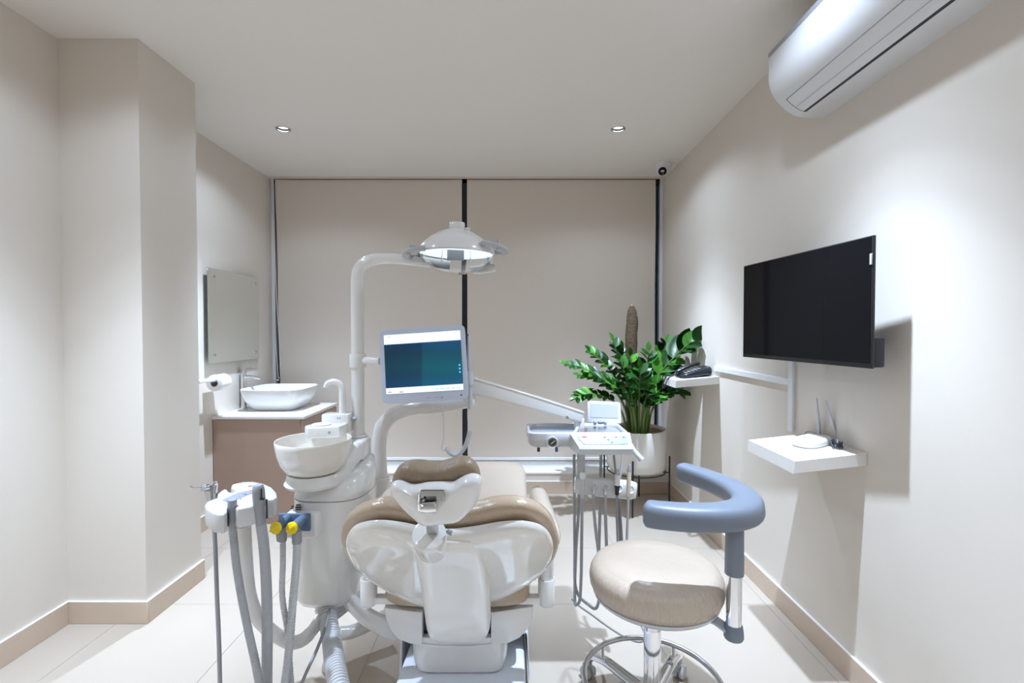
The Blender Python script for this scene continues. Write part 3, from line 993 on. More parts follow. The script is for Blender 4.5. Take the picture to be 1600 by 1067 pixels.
    for (tx, ty), dy, bulge, LL, f0, np_, (bx, by) in stems:
        tip = at(tx, ty, dy)
        b0 = V((at(bx, 668, by).x, by, zt - 0.03))
        d = tip - b0
        mid = b0 + d * 0.5 + V((-d.x * 0.18, -d.y * 0.18, abs(bulge) * 0.75))
        q1 = b0 + d * 0.22 + V((-d.x * 0.12, -d.y * 0.12, 0.05 + bulge * 0.25))
        q3 = b0 + d * 0.78 + V((-d.x * 0.06, -d.y * 0.06, bulge * 0.55))
        P = spline([b0, q1, mid, q3, tip], 8)
        bm = B(); tube(bm, P, lambda u: 0.0078 * (1 - u) + 0.0024, 7, smooth=False)
        s = obj('stem', bm, M_stem, t)
        n = len(P)
        total = 2 * np_ + 1
        for k in range(total):
            u = f0 + (1 - f0) * (k + 0.5) / total if k < total - 1 else 1.0
            i = min(int(u * (n - 1)), n - 2)
            p = P[i].lerp(P[i + 1], u * (n - 1) - i)
            tg = (P[min(i + 1, n - 1)] - P[max(i - 1, 0)]).normalized()
            side = tg.cross(V((0, -0.55, 1)))
            if side.length < 0.1: side = tg.cross(V((1, 0, 0)))
            side.normalize()
            sg = 1 if k % 2 == 0 else -1
            spread = 0.0 if k == total - 1 else 1.0
            x = (tg * (0.75 + 0.2 * rnd.random()) + side * sg * spread * (0.95 + 0.25 * rnd.random()) + V((rnd.uniform(-.15, .15), rnd.uniform(-.35, .1), rnd.uniform(-.1, .3)))).normalized()
            nrm = (V((0, -0.75, 1.0)) + V((rnd.uniform(-.5, .5), rnd.uniform(-.4, .4), 0)))
            y = nrm.cross(x).normalized(); z = x.cross(y).normalized()
            sc = LL * 1.12 * rnd.uniform(0.85, 1.15) * (0.75 + 0.4 * sin(pi * min(1, (k + 1) / total)))
            M = Matrix((x, y, z)).transposed().to_4x4()
            o = bpy.data.objects.new('leaf', LEAF)
            COL.objects.link(o); o.parent = s
            o.matrix_basis = Matrix.Translation(p - base) @ M @ Matrix.Diagonal((sc, sc * rnd.uniform(0.95, 1.2), sc, 1))
plant()

# ================================================================== the dental chair
XCH = -0.185
TOPP = V((XCH, 1.36, 0.777)); 
UPV = V((0, -0.574, 0.819))                 # up along the reclined back
NB = V((0, -0.819, -0.574))                 # out of the rear of the backrest
def on_back(px, py, off=0.0):
    return atplane(px, py, TOPP + NB * off, NB)

chair = thing('dental_chair', 'white and tan reclined dental chair seen from behind its backrest', 'dental chair', (XCH, 1.8, 0))
def build_chair():
    t = chair
    # --- backrest shell
    ol = [(541, 852), (545, 832), (560, 818), (590, 812), (625, 815), (660, 822), (700, 826), (740, 822), (780, 815), (815, 813), (845, 820), (861, 838), (864, 862), (855, 882), (838, 900), (812, 918), (785, 931), (764, 940), (735, 948), (700, 950), (668, 946), (648, 940), (622, 929), (595, 914), (568, 895), (550, 876)]
    P = spline([on_back(*p) for p in ol], 4, True)
    ctr = on_back(703, 868)
    bm = B(); pillow(bm, P, NB, 0.040, 0.006, ctr=ctr, K=9, pw=2.8)
    sh = obj('backrest_shell', bm, M_shell, t, 60)
    # --- upholstery of the back
    ol = [(533, 842), (536, 818), (552, 800), (588, 787), (630, 789), (668, 797), (702, 801), (740, 795), (780, 786), (815, 785), (845, 795), (865, 815), (873, 842), (868, 866), (850, 885), (815, 905), (765, 925), (703, 935), (640, 925), (590, 903), (552, 878), (538, 860)]
    P = spline([on_back(p[0], p[1], -0.035) for p in ol], 4, True)
    ctr = on_back(703, 862, -0.035)
    bm = B(); pillow(bm, P, NB, 0.030, 0.062, rim=0.0, ctr=ctr, K=9, pw=3.2)
    obj('backrest_cushion', bm, M_tan, t, 60)
    # --- spine of the back: from the round cap down to the hinge
    secs = []
    pts = []
    for (pc, hw, py, y, hd) in ((688, 42, 836, -.012, .012), (692, 48, 848, -.034, .020), (699, 53, 868, -.046, .030), (704, 55, 888, -.055, .036), (708, 55.5, 910, -.066, .042), (711, 55, 932, -.080, .048), (713, 54, 954, -.096, .052), (714.5, 52.5, 976, 1.478, .052), (715, 50.5, 991, 1.49, .050), (715, 47, 1000, 1.503, .044), (715, 38, 1004, 1.52, .030)):
        p = at(pc, py, y) if y > 0 else on_back(pc, py, -y)
        w_ = hw / FPX * p.y
        pts.append(p); secs.append((w_, hd))
    rings = []
    for i, p in enumerate(pts):
        tdir = (pts[min(i + 1, len(pts) - 1)] - pts[max(i - 1, 0)]).normalized()
        nrm = V((1, 0, 0)).cross(tdir).normalized()
        if nrm.y > 0: nrm = -nrm
        hw, hd = secs[i]
        rings.append([p + V((1, 0, 0)) * a + nrm * (b - hd) for a, b in sell(hw, hd, 6.5, 44)])
    bm = B(); loft(bm, rings)
    obj('backrest_spine', bm, M_shell, t, 50)
    # round cap at the top of the spine
    p = at(671, 838, 1.36); q = (UPV * 0.85 + V((0, -0.25, 0.1))).normalized()
    bm = B(); lathe(bm, [(0.0, -0.075), (0.046, -0.075), (0.0485, -0.04), (0.0495, -0.01), (0.0485, 0.012), (0.046, 0.017), (0.041, 0.019), (0.0, 0.0195)], p, q, 36)
    obj('spine_cap', bm, M_shell, t)
    # shell screws
    for px, py in ((644, 922), (770, 920)):
        c = on_back(px, py, 0.022)
        bm = B(); cyl(bm, c - NB * 0.01, c + NB * 0.004, 0.0045, seg=12); obj('screw', bm, M_gplas, t)
    # --- headrest
    NH = V((0, -0.93, -0.36)).normalized(); H0 = V((XCH, 1.235, 0.89))
    def on_head(px, py, off=0.0): return atplane(px, py, H0 + NH * off, NH)
    ol = [(612, 757), (615, 752), (625, 751), (638, 756), (650, 757), (668, 754), (690, 753), (708, 753), (718, 748), (730, 742), (742, 740), (751, 743), (753, 752), (751, 767), (744, 781), (732, 794), (718, 806), (700, 809), (680, 811), (662, 812), (650, 803), (636, 791), (622, 776), (614, 765)]
    P = spline([on_head(*p) for p in ol], 3, True)
    c = on_head(684, 780)
    bm = B(); pillow(bm, P, NH, 0.030, 0.008, rim=0.006, ctr=c, K=7, pw=4.2)
    hs = obj('headrest_shell', bm, M_plas, t, 50)
    ol = [(613, 757), (614, 745), (620, 734), (632, 727), (650, 726), (670, 729), (690, 728), (708, 723), (725, 719), (738, 722), (747, 732), (751, 745), (747, 758), (735, 768), (684, 775), (634, 770), (620, 765)]
    P = spline([on_head(p[0], p[1], -0.036) for p in ol], 4, True)
    bm = B(); pillow(bm, P, NH, 0.026, 0.045, ctr=on_head(684, 748, -0.036), K=8, pw=3.0)
    obj('headrest_cushion', bm, M_tand, t, 60)
    rotH = Matrix((V((1, 0, 0)), -NH, NH.cross(V((1, 0, 0))))).transposed()
    if rotH.determinant() < 0: rotH = Matrix((V((1, 0, 0)), -NH, -NH.cross(V((1, 0, 0))))).transposed()
    c = on_head(676, 774, 0.037)
    bm = B(); box(bm, c, (0.060, 0.005, 0.034), 0.0024, 2, rotH)
    pl = obj('headrest_plate', bm, M_dchrome, t)
    bm = B()
    for dx, dz in ((-0.022, 0.010), (-0.022, -0.010)):
        k = c + V((dx, 0, dz)) + NH * 0.003
        cyl(bm, k, k + NH * 0.0025, 0.0036, seg=12)
    obj('plate_screw', bm, M_steel, pl)
    a = on_head(659, 779, 0.046); b = on_head(683, 781, 0.046)
    a = on_head(660, 793, 0.048); b = on_head(681, 792, 0.048)
    bm = B(); cyl(bm, a + V((-0.004, 0, 0)), b + V((0.002, 0, 0)), 0.0125, bev=0.0015, seg=24); obj('headrest_hinge', bm, M_chrome, t)
    bm = B(); P = [on_head(670, 784, 0.046), on_head(671, 795, 0.046), at(674, 812, 1.305), at(676, 832, 1.345)]
    sweep(bm, spline(P, 5), [sell(0.0165, 0.005, 5, 16)] * 16, up=(0, -1, -0.2)); obj('headrest_stem', bm, M_steel, t)
    k = at(657, 790, 1.185)
    bm = B(); tube(bm, [at(656, 772, 1.195), at(655, 785, 1.188), at(655, 797, 1.192)], 0.0042, 8); obj('release_lever', bm, M_chrome, t)
    c = at(699, 829, 1.345); bm = B(); cyl(bm, c, c + V((0.012, -0.006, -0.004)), 0.007, bev=0.001)
    box(bm, c + V((0.010, -0.004, -0.004)), (0.006, 0.012, 0.012), 0.001, 1); obj('clamp_bolt', bm, M_gplas, t)
    # --- seat and leg rest: one long cushion in two pieces
    def cushion(name, stations, m, n=4.0, lab=None):
        rings = []
        for (y, hw, z, hh) in stations:
            rings.append([V((XCH + a, y, z + b)) for a, b in sell(hw, hh, n, 36)])
        bm = B(); loft(bm, rings); return obj(name, bm, m, t, 60, lab)
    cushion('seat_cushion', [(1.590, 0.20, 0.437, 0.030), (1.594, 0.225, 0.437, 0.042), (1.604, 0.238, 0.438, 0.051), (1.625, 0.246, 0.440, 0.055), (1.70, 0.250, 0.442, 0.056), (2.0, 0.255, 0.446, 0.056), (2.12, 0.255, 0.448, 0.056), (2.15, 0.25, 0.449, 0.05), (2.158, 0.235, 0.449, 0.038)], M_tan)
    cushion('legrest_cushion', [(2.160, 0.23, 0.450, 0.035), (2.168, 0.25, 0.451, 0.048), (2.20, 0.258, 0.454, 0.054), (2.5, 0.262, 0.470, 0.052), (2.78, 0.262, 0.486, 0.050), (2.87, 0.25, 0.490, 0.046), (2.905, 0.225, 0.490, 0.038), (2.92, 0.19, 0.490, 0.02)], M_cream)
    # clear film rucked up over the foot end
    # --- seat pan with the notch for the spine
    def yface(px, py, y=1.612): return at(px, py, y)
    o_l = [(600, 950), (660, 957), (660, 1009), (640, 1006), (622, 999), (610, 985), (603, 968)]
    o_r = [(767, 957), (833, 948), (831, 968), (824, 984), (812, 997), (795, 1005), (767, 1009)]
    pan = B(); box2(pan, (-0.415, 1.66, 0.265), (0.062, 2.45, 0.384), 0.03, 3); pn = obj('seat_pan', pan, M_plas, t)
    for ol in (o_l, o_r):
        bm = B(); prism(bm, [yface(*p) for p in ol], (0, 0.047, 0), 0.004, 2)
        obj('pan_rear_panel', bm, M_plas, pn)
    bm = B(); prism(bm, [yface(662, 957, 1.64), yface(765, 957, 1.64), yface(765, 1012, 1.64), yface(662, 1012, 1.64)], (0, 0.019, 0)); obj('hinge_recess', bm, M_dframe, pn)
    bm = B(); prism(bm, [yface(659, 1006), yface(690, 1008.5), yface(715, 1009), yface(740, 1008.5), yface(768, 1006), yface(768, 1010), yface(745, 1013.5), yface(715, 1015), yface(685, 1013.5), yface(659, 1010)], (0, 0.045, 0), 0.001, 1); obj('pan_lower_lip', bm, M_plas, pn)
    # --- lift housing
    rings = []
    zb_ = at(715, 1049, 1.65).z
    for z, dx, y0_ in ((0.275, 0.0, 1.615), (zb_ + 0.05, 0.004, 1.618), (zb_ + 0.018, 0.010, 1.624), (zb_ + 0.006, 0.018, 1.634), (zb_, 0.030, 1.65)):
        xa, xb = at(637, 1030, 1.62).x + dx, at(796, 1030, 1.62).x - dx
        yc, hd = (y0_ + 2.3) / 2, (2.3 - y0_) / 2
        rings.append([V(((xa + xb) / 2 + a, yc + b, z)) for a, b in sell((xb - xa) / 2, hd, 9, 48)])
    bm = B(); loft(bm, rings); obj('lift_housing', bm, M_plas, t)
    # --- base on the floor
    bm = B()
    rings = []
    for z, g in ((0.0, 0.006), (0.004, 0.0), (0.128, 0.004), (0.136, 0.008), (0.139, 0.018)):
        x0n, x0f, x1 = -0.405 + g, -0.372 + g, 0.050 - g
        ya, yb = 1.16 + g, 2.42 - g
        rings.append([V(p) for p in ((x0n, ya, z), (x1, ya, z), (x1, yb, z), (x0f, yb, z))])
    loft(bm, rings); obj('base', bm, M_baset, t)
    bm = B(); box2(bm, (-0.30, 1.80, 0.135), (-0.07, 2.25, 0.27), 0.01); obj('lift_column', bm, M_gplas, t)
    # bridge cover straddling the base
    def bridge(y0, y1, xa, xb, zt, zb, th):
        b_ = B()
        prism(b_, [(xa, y0, zb), (xa + 0.006, y0, zt - 0.012), (xa + 0.016, y0, zt), (xb - 0.016, y0, zt), (xb - 0.006, y0, zt - 0.012), (xb, y0, zb), (xb - th, y0, zb), (xb - th - 0.005, y0, zt - th), (xa + th + 0.005, y0, zt - th), (xa + th, y0, zb)], (0, y1 - y0, 0), 0.002, 1)
        return b_
    obj('base_cover', bridge(1.76, 2.30, -0.418, 0.066, 0.205, 0.02, 0.009), M_baset, t)
    # --- armrests
    for sgn, lab in ((-1, 'left'), (1, 'right')):
        xs = XCH + sgn * 0.302
        y = 1.625
        top, mid, bot = 0.63, 0.475, 0.385
        bm = B(); lathe(bm, [(0.0, 0), (0.0235, 0), (0.0245, 0.002), (0.0245, mid - bot + 0.18), (0.0, mid - bot + 0.18)], (xs, y, bot + 0.02), seg=26)
        po = obj('armrest_post', bm, M_plas, t)
        bm = B(); lathe(bm, [(0.0, -0.004), (0.020, -0.003), (0.0275, 0.004), (0.0285, 0.010), (0.0285, mid - bot), (0.0275, mid - bot + 0.002), (0.0248, mid - bot + 0.002)], (xs, y, bot), seg=26)
        obj('post_sleeve', bm, M_plas, po)
        bm = B(); box2(bm, (min(xs, xs - sgn * 0.12), y - 0.016, bot + 0.006), (max(xs, xs - sgn * 0.12), y + 0.016, bot + 0.03), 0.004, 2)
        obj('post_bracket', bm, M_plas, po)
        stn = []
        Ln = 14
        ya, yb = 1.50, 1.98
        rings = []
        for i in range(Ln + 1):
            u = i / Ln
            e = min(1.0, math.sqrt(max(0.0, 1 - (1 - min(1, u * Ln / 3)) ** 2)) * 1.0, math.sqrt(max(0.0, 1 - (1 - min(1, (1 - u) * Ln / 3)) ** 2)))
            e = max(e, 0.18)
            yy = ya + (yb - ya) * u
            xo = xs - sgn * 0.0 + (0.012 * (1 - u) - 0.018 * u) * sgn * 1.0
            rings.append([V((xo + a, yy, 0.645 + 0.016 * u + b)) for a, b in sell(0.037 * e, 0.036 * e, 2.2, 24)])
        bm = B(); loft(bm, rings); obj('armrest_pad', bm, M_cream, t, 60)
build_chair()

# ================================================================== cuspidor unit
def cuspidor():
    t = thing('cuspidor_unit', 'white spittoon unit with round bowl left of the dental chair', 'spittoon unit', (-0.70, 1.88, 0))
    C = V((-0.688, 1.90))
    def ring(z, cx, cy, hw, hd, n=3.0, tilt=(0, 0), N=44):
        out = []
        for a, b in sell(hw, hd, n, N):
            out.append(V((cx + a, cy + b, z + tilt[0] * a + tilt[1] * b)))
        return out
    bm = B()
    loft(bm, [ring(0.278, -0.715, 1.89, 0.080, 0.085, 3), ring(0.283, -0.715, 1.89, 0.102, 0.112, 3), ring(0.310, -0.712, 1.89, 0.118, 0.132, 3), ring(0.45, -0.702, 1.895, 0.128, 0.150, 3), ring(0.60, -0.692, 1.90, 0.138, 0.162, 3.0), ring(0.692, -0.690, 1.90, 0.139, 0.164, 3.0)])
    obj('body', bm, M_plas, t, 50)
    bm = B()
    tl = (0.10, 0.17)
    loft(bm, [ring(0.6945, -0.690, 1.90, 0.1372, 0.1622, 3.0), ring(0.697, -0.690, 1.90, 0.139, 0.164, 3.0), ring(0.735, -0.690, 1.90, 0.136, 0.161, 3.0, (0.08, 0.14)), ring(0.768, -0.686, 1.905, 0.126, 0.150, 3.0, tl), ring(0.779, -0.684, 1.91, 0.112, 0.136, 3.0, tl), ring(0.782, -0.684, 1.91, 0.08, 0.10, 3.0, tl)])
    obj('lid', bm, M_plas, t, 50)
    # bowl on its swivel stand
    bc = V((-0.735, 1.785, 0.0)); zr = 0.914
    bm = B(); lathe(bm, [(0.0, zr - 0.122), (0.085, zr - 0.121), (0.100, zr - 0.110), (0.117, zr - 0.085), (0.128, zr - 0.05), (0.133, zr - 0.018), (0.1345, zr - 0.003), (0.133, zr), (0.1305, zr - 0.001), (0.128, zr - 0.02), (0.121, zr - 0.055), (0.105, zr - 0.088), (0.07, zr - 0.105), (0.012, zr - 0.110), (0.0, zr - 0.110)], bc, seg=64)
    bo = obj('bowl', bm, M_glow, t, 60)
    bm = B(); lathe(bm, [(0.0, 0.0), (0.014, 0.0), (0.016, 0.003), (0.0, 0.005)], bc + V((0.0, 0, zr - 0.110)), seg=16); obj('drain', bm, M_chrome, bo)
    bm = B(); lathe(bm, [(0.0, 0.742), (0.088, 0.742), (0.101, 0.748), (0.104, 0.757), (0.100, 0.765), (0.097, 0.772), (0.094, 0.792), (0.0, 0.793)], bc, seg=48)
    obj('bowl_stand', bm, M_plas, t)
    P = spline([bc + V((-0.01, -0.02, 0.762)), bc + V((0.05, 0.03, 0.772)), V((-0.665, 1.86, 0.800)), V((-0.632, 1.93, 0.842))], 5)
    bm = B(); sweep(bm, P, [sell(0.088 - 0.003 * i, 0.021 + 0.0012 * i, 4, 24) for i in range(len(P))]); obj('stand_arm', bm, M_plas, t)
    bm = B(); box2(bm, (-0.672, 1.915, 0.795), (-0.592, 2.03, 0.875), 0.012, 3); obj('pole_block', bm, M_plas, t)
    # cup filler: two tiers and a goose neck
    a = at(515, 672, 1.88)
    bm = B()
    prism(bm, [V((-0.775, 1.83, 0.905)), V((-0.665, 1.85, 0.905)), V((-0.655, 1.90, 0.905)), V((-0.66, 1.945, 0.905)), V((-0.79, 1.93, 0.905)), V((-0.805, 1.87, 0.905))], (0, 0, 0.042), 0.006, 3)
    cf = obj('cup_platform', bm, M_plas, t)
    bm = B(); lathe(bm, [(0.0, 0.947), (0.034, 0.947), (0.036, 0.949), (0.036, 0.951), (0.031, 0.950), (0.0, 0.9495)], V((-0.745, 1.885, 0)), seg=30); obj('cup_ring', bm, M_matw, cf)
    bm = B(); box2(bm, (-0.765, 1.93, 0.905), (-0.655, 1.995, 0.980), 0.006, 2); sp = obj('spout_block', bm, M_plas, t)
    bm = B()
    for dx in (-0.004, 0.006): cyl(bm, (-0.695 + dx, 1.9296, 0.965), (-0.695 + dx, 1.931, 0.965), 0.0022, seg=8)
    obj('sensor_dots', bm, M_ink, sp)
    bm = B(); box(bm, (-0.700, 1.8415, 0.925), (0.008, 0.004, 0.010), 0.001, 1); obj('platform_mark', bm, M_gplas, cf)
    bm = B(); tube(bm, [(-0.690, 1.965, 0.975), (-0.690, 1.965, 1.05), (-0.694, 1.965, 1.085), (-0.712, 1.963, 1.106), (-0.737, 1.960, 1.107), (-0.752, 1.958, 1.098), (-0.757, 1.957, 1.085)], lambda u: 0.0155 - 0.006 * u, 16)
    obj('cup_filler_spout', bm, M_plas, t)
    bm = B(); cyl(bm, (-0.672, 1.965, 0.953), (-0.635, 1.965, 0.957), 0.008, bev=0.002); obj('spout_joint', bm, M_gpanel, t)
    # ports with two blue elbows and yellow caps
    bm = B(); box2(bm, (-0.812, 1.700, 0.575), (-0.690, 1.765, 0.664), 0.012, 3); pb = obj('port_surround', bm, M_plas, t)
    a, b = at(436, 802, 1.697), at(488, 829, 1.697)
    bm = B(); box2(bm, (a.x, 1.690, b.z), (b.x - 0.006, 1.703, a.z), 0.003, 2); obj('port_plate', bm, M_portb, t)
    for (px, py, bx, by) in ((433.5, 824, 449, 810), (458.5, 824, 473, 811)):
        p0 = at(bx, by, 1.695); p1 = at(px, py, 1.600)
        d = (p1 - p0).normalized()
        bm = B(); cyl(bm, p0, p1, 0.0165, bev=0.002, seg=22); e = obj('suction_elbow', bm, M_portb, t)
        bm = B(); cyl(bm, p1 + V((0, 0.012, 0.0)), p1 + V((0.002, 0.02, -0.052)), 0.0135, bev=0.003, seg=20); obj('elbow_outlet', bm, M_gplas, e)
        fd = V((-0.28, -0.95, 0.12)).normalized()
        bm = B(); cyl(bm, p1, p1 + fd * 0.014, 0.0195, bev=0.003, seg=28); obj('yellow_cap', bm, M_yellow, e)
        bm = B(); box(bm, p1 + fd * 0.0165, (0.034, 0.008, 0.008), 0.002, 2, fd.to_track_quat('-Y', 'Z').to_matrix() @ Matrix.Rotation(radians(-38), 3, 'Y')); obj('cap_grip', bm, M_yellow, e)
    # printed lines above the ports: unreadable small marks
    bm = B()
    for (px, py, w_, h_) in ((466, 789, 6.5, 1.6), (466, 792.6, 8.5, 2.4), (466, 796, 8, 1.4), (457, 791, 4, 1.2), (456, 794, 3, 1.4)):
        c = at(px, py, 1.737)
        box(bm, c, (w_ / FPX * 1.74, 0.006, h_ / FPX * 1.74))
    obj('printed_marks', bm, M_ink, t)
    # support arm that carries the unit, bolted to the chair
    P = spline([at(540, 932, 1.86), at(556, 948, 1.80), at(574, 964, 1.76), at(600, 978, 1.74), at(622, 986, 1.76)], 5)
    bm = B(); sweep(bm, P, [sell(0.016, 0.034, 4, 20)] * len(P)); obj('carrier_arm', bm, M_plas, t)
    bm = B(); tube(bm, [at(530, 990, 1.90), at(550, 987, 1.93), at(576, 976, 1.97), at(606, 960, 2.02)], 0.026, 16); obj('floor_strut', bm, M_plas, t)
    # big corrugated drain hose and its neighbours
    bm = B(); corrugated(bm, [at(509, 950, 1.80), at(512, 965, 1.76), at(518, 1000, 1.68), at(523, 1035, 1.56), at(532, 1085, 1.44), at(540, 1120, 1.40)], 0.0285, 0.012, 0.004, 18); obj('drain_hose', bm, M_hosel, t)
    bm = B(); corrugated(bm, [at(520, 962, 1.84), at(535, 951, 1.90), at(548, 940, 1.96), at(560, 925, 2.02)], 0.019, 0.010, 0.003, 16); obj('supply_hose', bm, M_hosel, t)
    # two suction hoses from the elbows
    for pts, r in (([at(442, 842, 1.612), at(442, 880, 1.60), at(441, 930, 1.585), at(449, 985, 1.56), at(452, 1030, 1.54), at(456, 1085, 1.51), at(458, 1120, 1.50)], 0.0085), ([at(464, 845, 1.612), at(463, 880, 1.60), at(458, 935, 1.58), at(454, 985, 1.545), at(450, 1030, 1.52), at(443, 1085, 1.49), at(440, 1120, 1.48)], 0.0118)):
        bm = B(); corrugated(bm, pts, r, 0.008, 0.0014, 14); h = obj('suction_hose', bm, M_hosel, t)
        bm = B(); cyl(bm, V(pts[0]) + V((0, 0, 0.035)), V(pts[0]) - V((0, 0, 0.008)), r + 0.004, bev=0.003, seg=18); obj('hose_collar', bm, M_gplas, h)
    bm = B(); tube(bm, [at(515, 952, 1.75), at(508, 980, 1.66), at(495, 1015, 1.58), at(478, 1052, 1.52), at(462, 1090, 1.46)], 0.0052, 10); obj('thin_cable', bm, M_hosed, t)
    return t
cusp = cuspidor()

# ================================================================== operating lamp with its pole
def lamp():
    y = 2.0
    xp = at(559, 560, y).x
    t = thing('operating_lamp', 'white overhead dental operating lamp on a bent pole, lit', 'lamp', (xp, y, 0.86))
    ztop = at(600, 405, y).z
    hx = at(713, 395, y).x
    bm = B(); tube(bm, [(xp, y, 0.862), (xp, y, 1.1), (xp, y, 1.35), (xp, y, 1.52), (xp + 0.010, y, 1.57), (xp + 0.034, y, ztop - 0.016), (xp + 0.075, y, ztop), (xp + 0.15, y, ztop + 0.002), (hx - 0.16, y + 0.01, ztop - 0.008), (hx - 0.03, y + 0.03, ztop - 0.02)], lambda u: 0.026 if u < 0.55 else 0.026 - 0.008 * (u - 0.55) / 0.45, 22)
    obj('pole', bm, M_plas, t)
    bm = B(); lathe(bm, [(0.0262, 0), (0.036, 0), (0.037, 0.004), (0.034, 0.010), (0.0262, 0.012)], (xp, y, 0.876), seg=28); obj('pole_collar', bm, M_plas, t)
    zc = at(560, 563, y).z
    bm = B(); lathe(bm, [(0.0262, -0.028), (0.032, -0.028), (0.033, -0.026), (0.033, 0.026), (0.032, 0.028), (0.0262, 0.028)], (xp, y, zc), seg=28)
    cyl(bm, (xp + 0.02, y - 0.005, zc), (xp + 0.10, y - 0.03, zc - 0.002), 0.0165, bev=0.003); obj('clamp_ring', bm, M_plas, t)
    # head
    c = V((hx, y, at(713, 397, y).z))
    ax = V((0.03, -0.02, 1)).normalized()
    hs = 0.161
    bm = B(); lathe(bm, [(hs - 0.006, 0.0), (hs, 0.004), (hs - 0.002, 0.012), (hs * 0.90, 0.036), (hs * 0.72, 0.062), (hs * 0.50, 0.084), (hs * 0.33, 0.095), (hs * 0.235, 0.098), (0.0325, 0.1), (0.0325, 0.124), (0.030, 0.128), (0.0, 0.130), ], c, ax, 56)
    hd = obj('lamp_housing', bm, M_plas, t)
    bm = B(); lathe(bm, [(0.0, 0.1305), (0.022, 0.1305), (0.023, 0.132), (0.0, 0.134)], c, ax, 28); obj('housing_cap', bm, M_gpanel, hd)
    bm = B(); box(bm, c + V((0.055, -0.085, 0.085)), (0.02, 0.02, 0.01), 0.004, 2); obj('housing_latch', bm, M_plas, hd)
    # reflector inside: its own glow stands in for the bulb's reflected light
    bm = B(); lathe(bm, [(hs - 0.012, -0.004), (hs * 0.86, 0.012), (hs * 0.6, 0.028), (hs * 0.3, 0.036), (0.0, 0.038), (0.0, 0.040), (hs * 0.6, 0.031), (hs - 0.010, -0.002)], c, ax, 48); obj('reflector', bm, M_lampglow, t)
    # frosted bulb guard and bulb
    bm = B(); P = [V((0.040 * sin(q), -0.040 * cos(q), 0)) for q in [radians(k) for k in range(-62, 63, 12)]]
    o_ = [c + p + V((0, 0, -0.030)) for p in P] + [c + p * 0.93 + V((0, 0, -0.030)) for p in reversed(P)]
    prism(bm, o_, (0, 0, 0.055)); obj('bulb_guard', bm, M_gpanel, t)
    bm = B(); cyl(bm, c + V((0, 0, -0.012)), c + V((0, 0, 0.022)), 0.007, bev=0.002); bu = obj('bulb', bm, M_bulb, t)
    for dx in (-0.055, 0.06):
        bm = B(); cyl(bm, c + V((dx, -0.03, -0.042)), c + V((dx, -0.03, 0.022)), 0.0035); obj('bulb_support', bm, M_chrome, t)
    # clear shield
    th = 0.0022
    prof = [(hs - 0.008, 0.0), (hs * 0.90, -0.020), (hs * 0.72, -0.050), (hs * 0.48, -0.071), (hs * 0.22, -0.081), (0.0, -0.083)]
    inn = [(0.0, -0.083 + th), (hs * 0.22, -0.081 + th), (hs * 0.47, -0.071 + th), (hs * 0.70, -0.050 + th), (hs * 0.88, -0.020 + th), (hs - 0.008 - th, 0.0)]
    bm = B(); lathe(bm, prof + inn + [(hs - 0.008, 0.0)], c, ax, 56); obj('clear_shield', bm, M_clear, t, 60)
    bm = B(); tube(bm, [c + V(((hs - 0.004) * cos(a), (hs - 0.004) * sin(a), 0.0)) for a in [2 * pi * k / 48 for k in range(48)]], 0.003, 8, smooth=False, closed=True); obj('shield_rim', bm, M_coolw, t)
    # grip loops left and right
    for sg in (-1, 1):
        q = c + V((sg * 0.0, -0.02, 0.0)); zt_ = 0.006 + 0.010 * sg
        pts = [q + V((sg * 0.110, -0.085, zt_ + 0.010)), q + V((sg * 0.150, -0.085, zt_ + 0.006)), q + V((sg * 0.185, -0.060, zt_ - 0.004)), q + V((sg * 0.198, -0.015, zt_ - 0.010)), q + V((sg * 0.188, 0.030, zt_ - 0.008)), q + V((sg * 0.150, 0.055, zt_))]
        P = spline(pts, 6)
        bm = B(); sweep(bm, P, [sell(0.017, 0.010, 2.6, 18)] * len(P)); g = obj('handle', bm, M_lgrey, t)
        bm = B(); cyl(bm, q + V((sg * 0.178, -0.085, zt_ - 0.012)), q + V((sg * 0.178, -0.070, zt_ - 0.010)), 0.010, bev=0.002); obj('handle_knob', bm, M_steel, g)
        bm = B(); box(bm, q + V((sg * 0.156, -0.055, zt_ + 0.018)), (0.026, 0.018, 0.016), 0.003, 2)
        cyl(bm, q + V((sg * 0.174, -0.055, zt_ + 0.006)), q + V((sg * 0.174, -0.055, zt_ + 0.030)), 0.003); obj('handle_hinge', bm, M_gpanel, g)
    k = at(757, 421, y + 0.06)
    P = [k + V((-0.06, 0, -0.002)), k + V((-0.02, 0, -0.001)), k + V((0.025, 0, 0.004)), k + V((0.048, 0.0, 0.006))]
    bm = B(); sweep(bm, P, [sell(0.014, 0.014, 4, 18), sell(0.018, 0.019, 4, 18), sell(0.017, 0.018, 4, 18), sell(0.012, 0.014, 4, 18)]); obj('head_bracket', bm, M_plas, t)
    bm = B(); tube(bm, [k + V((0.02, 0.0, 0.01)), k + V((0.022, 0.02, 0.05)), k + V((0.0, 0.03, 0.075))], 0.010, 12); obj('bracket_arm', bm, M_plas, t)
    # the lamp's own light
    ld = bpy.data.lights.new('operating_lamp_light', 'POINT'); ld.energy = 0.9; ld.color = (0.86, 0.94, 1.0); ld.shadow_soft_size = 0.004
    lo = bpy.data.objects.new('operating_lamp_light', ld); lo.location = c + V((0, 0.0, -0.008)); COL.objects.link(lo)
lamp()

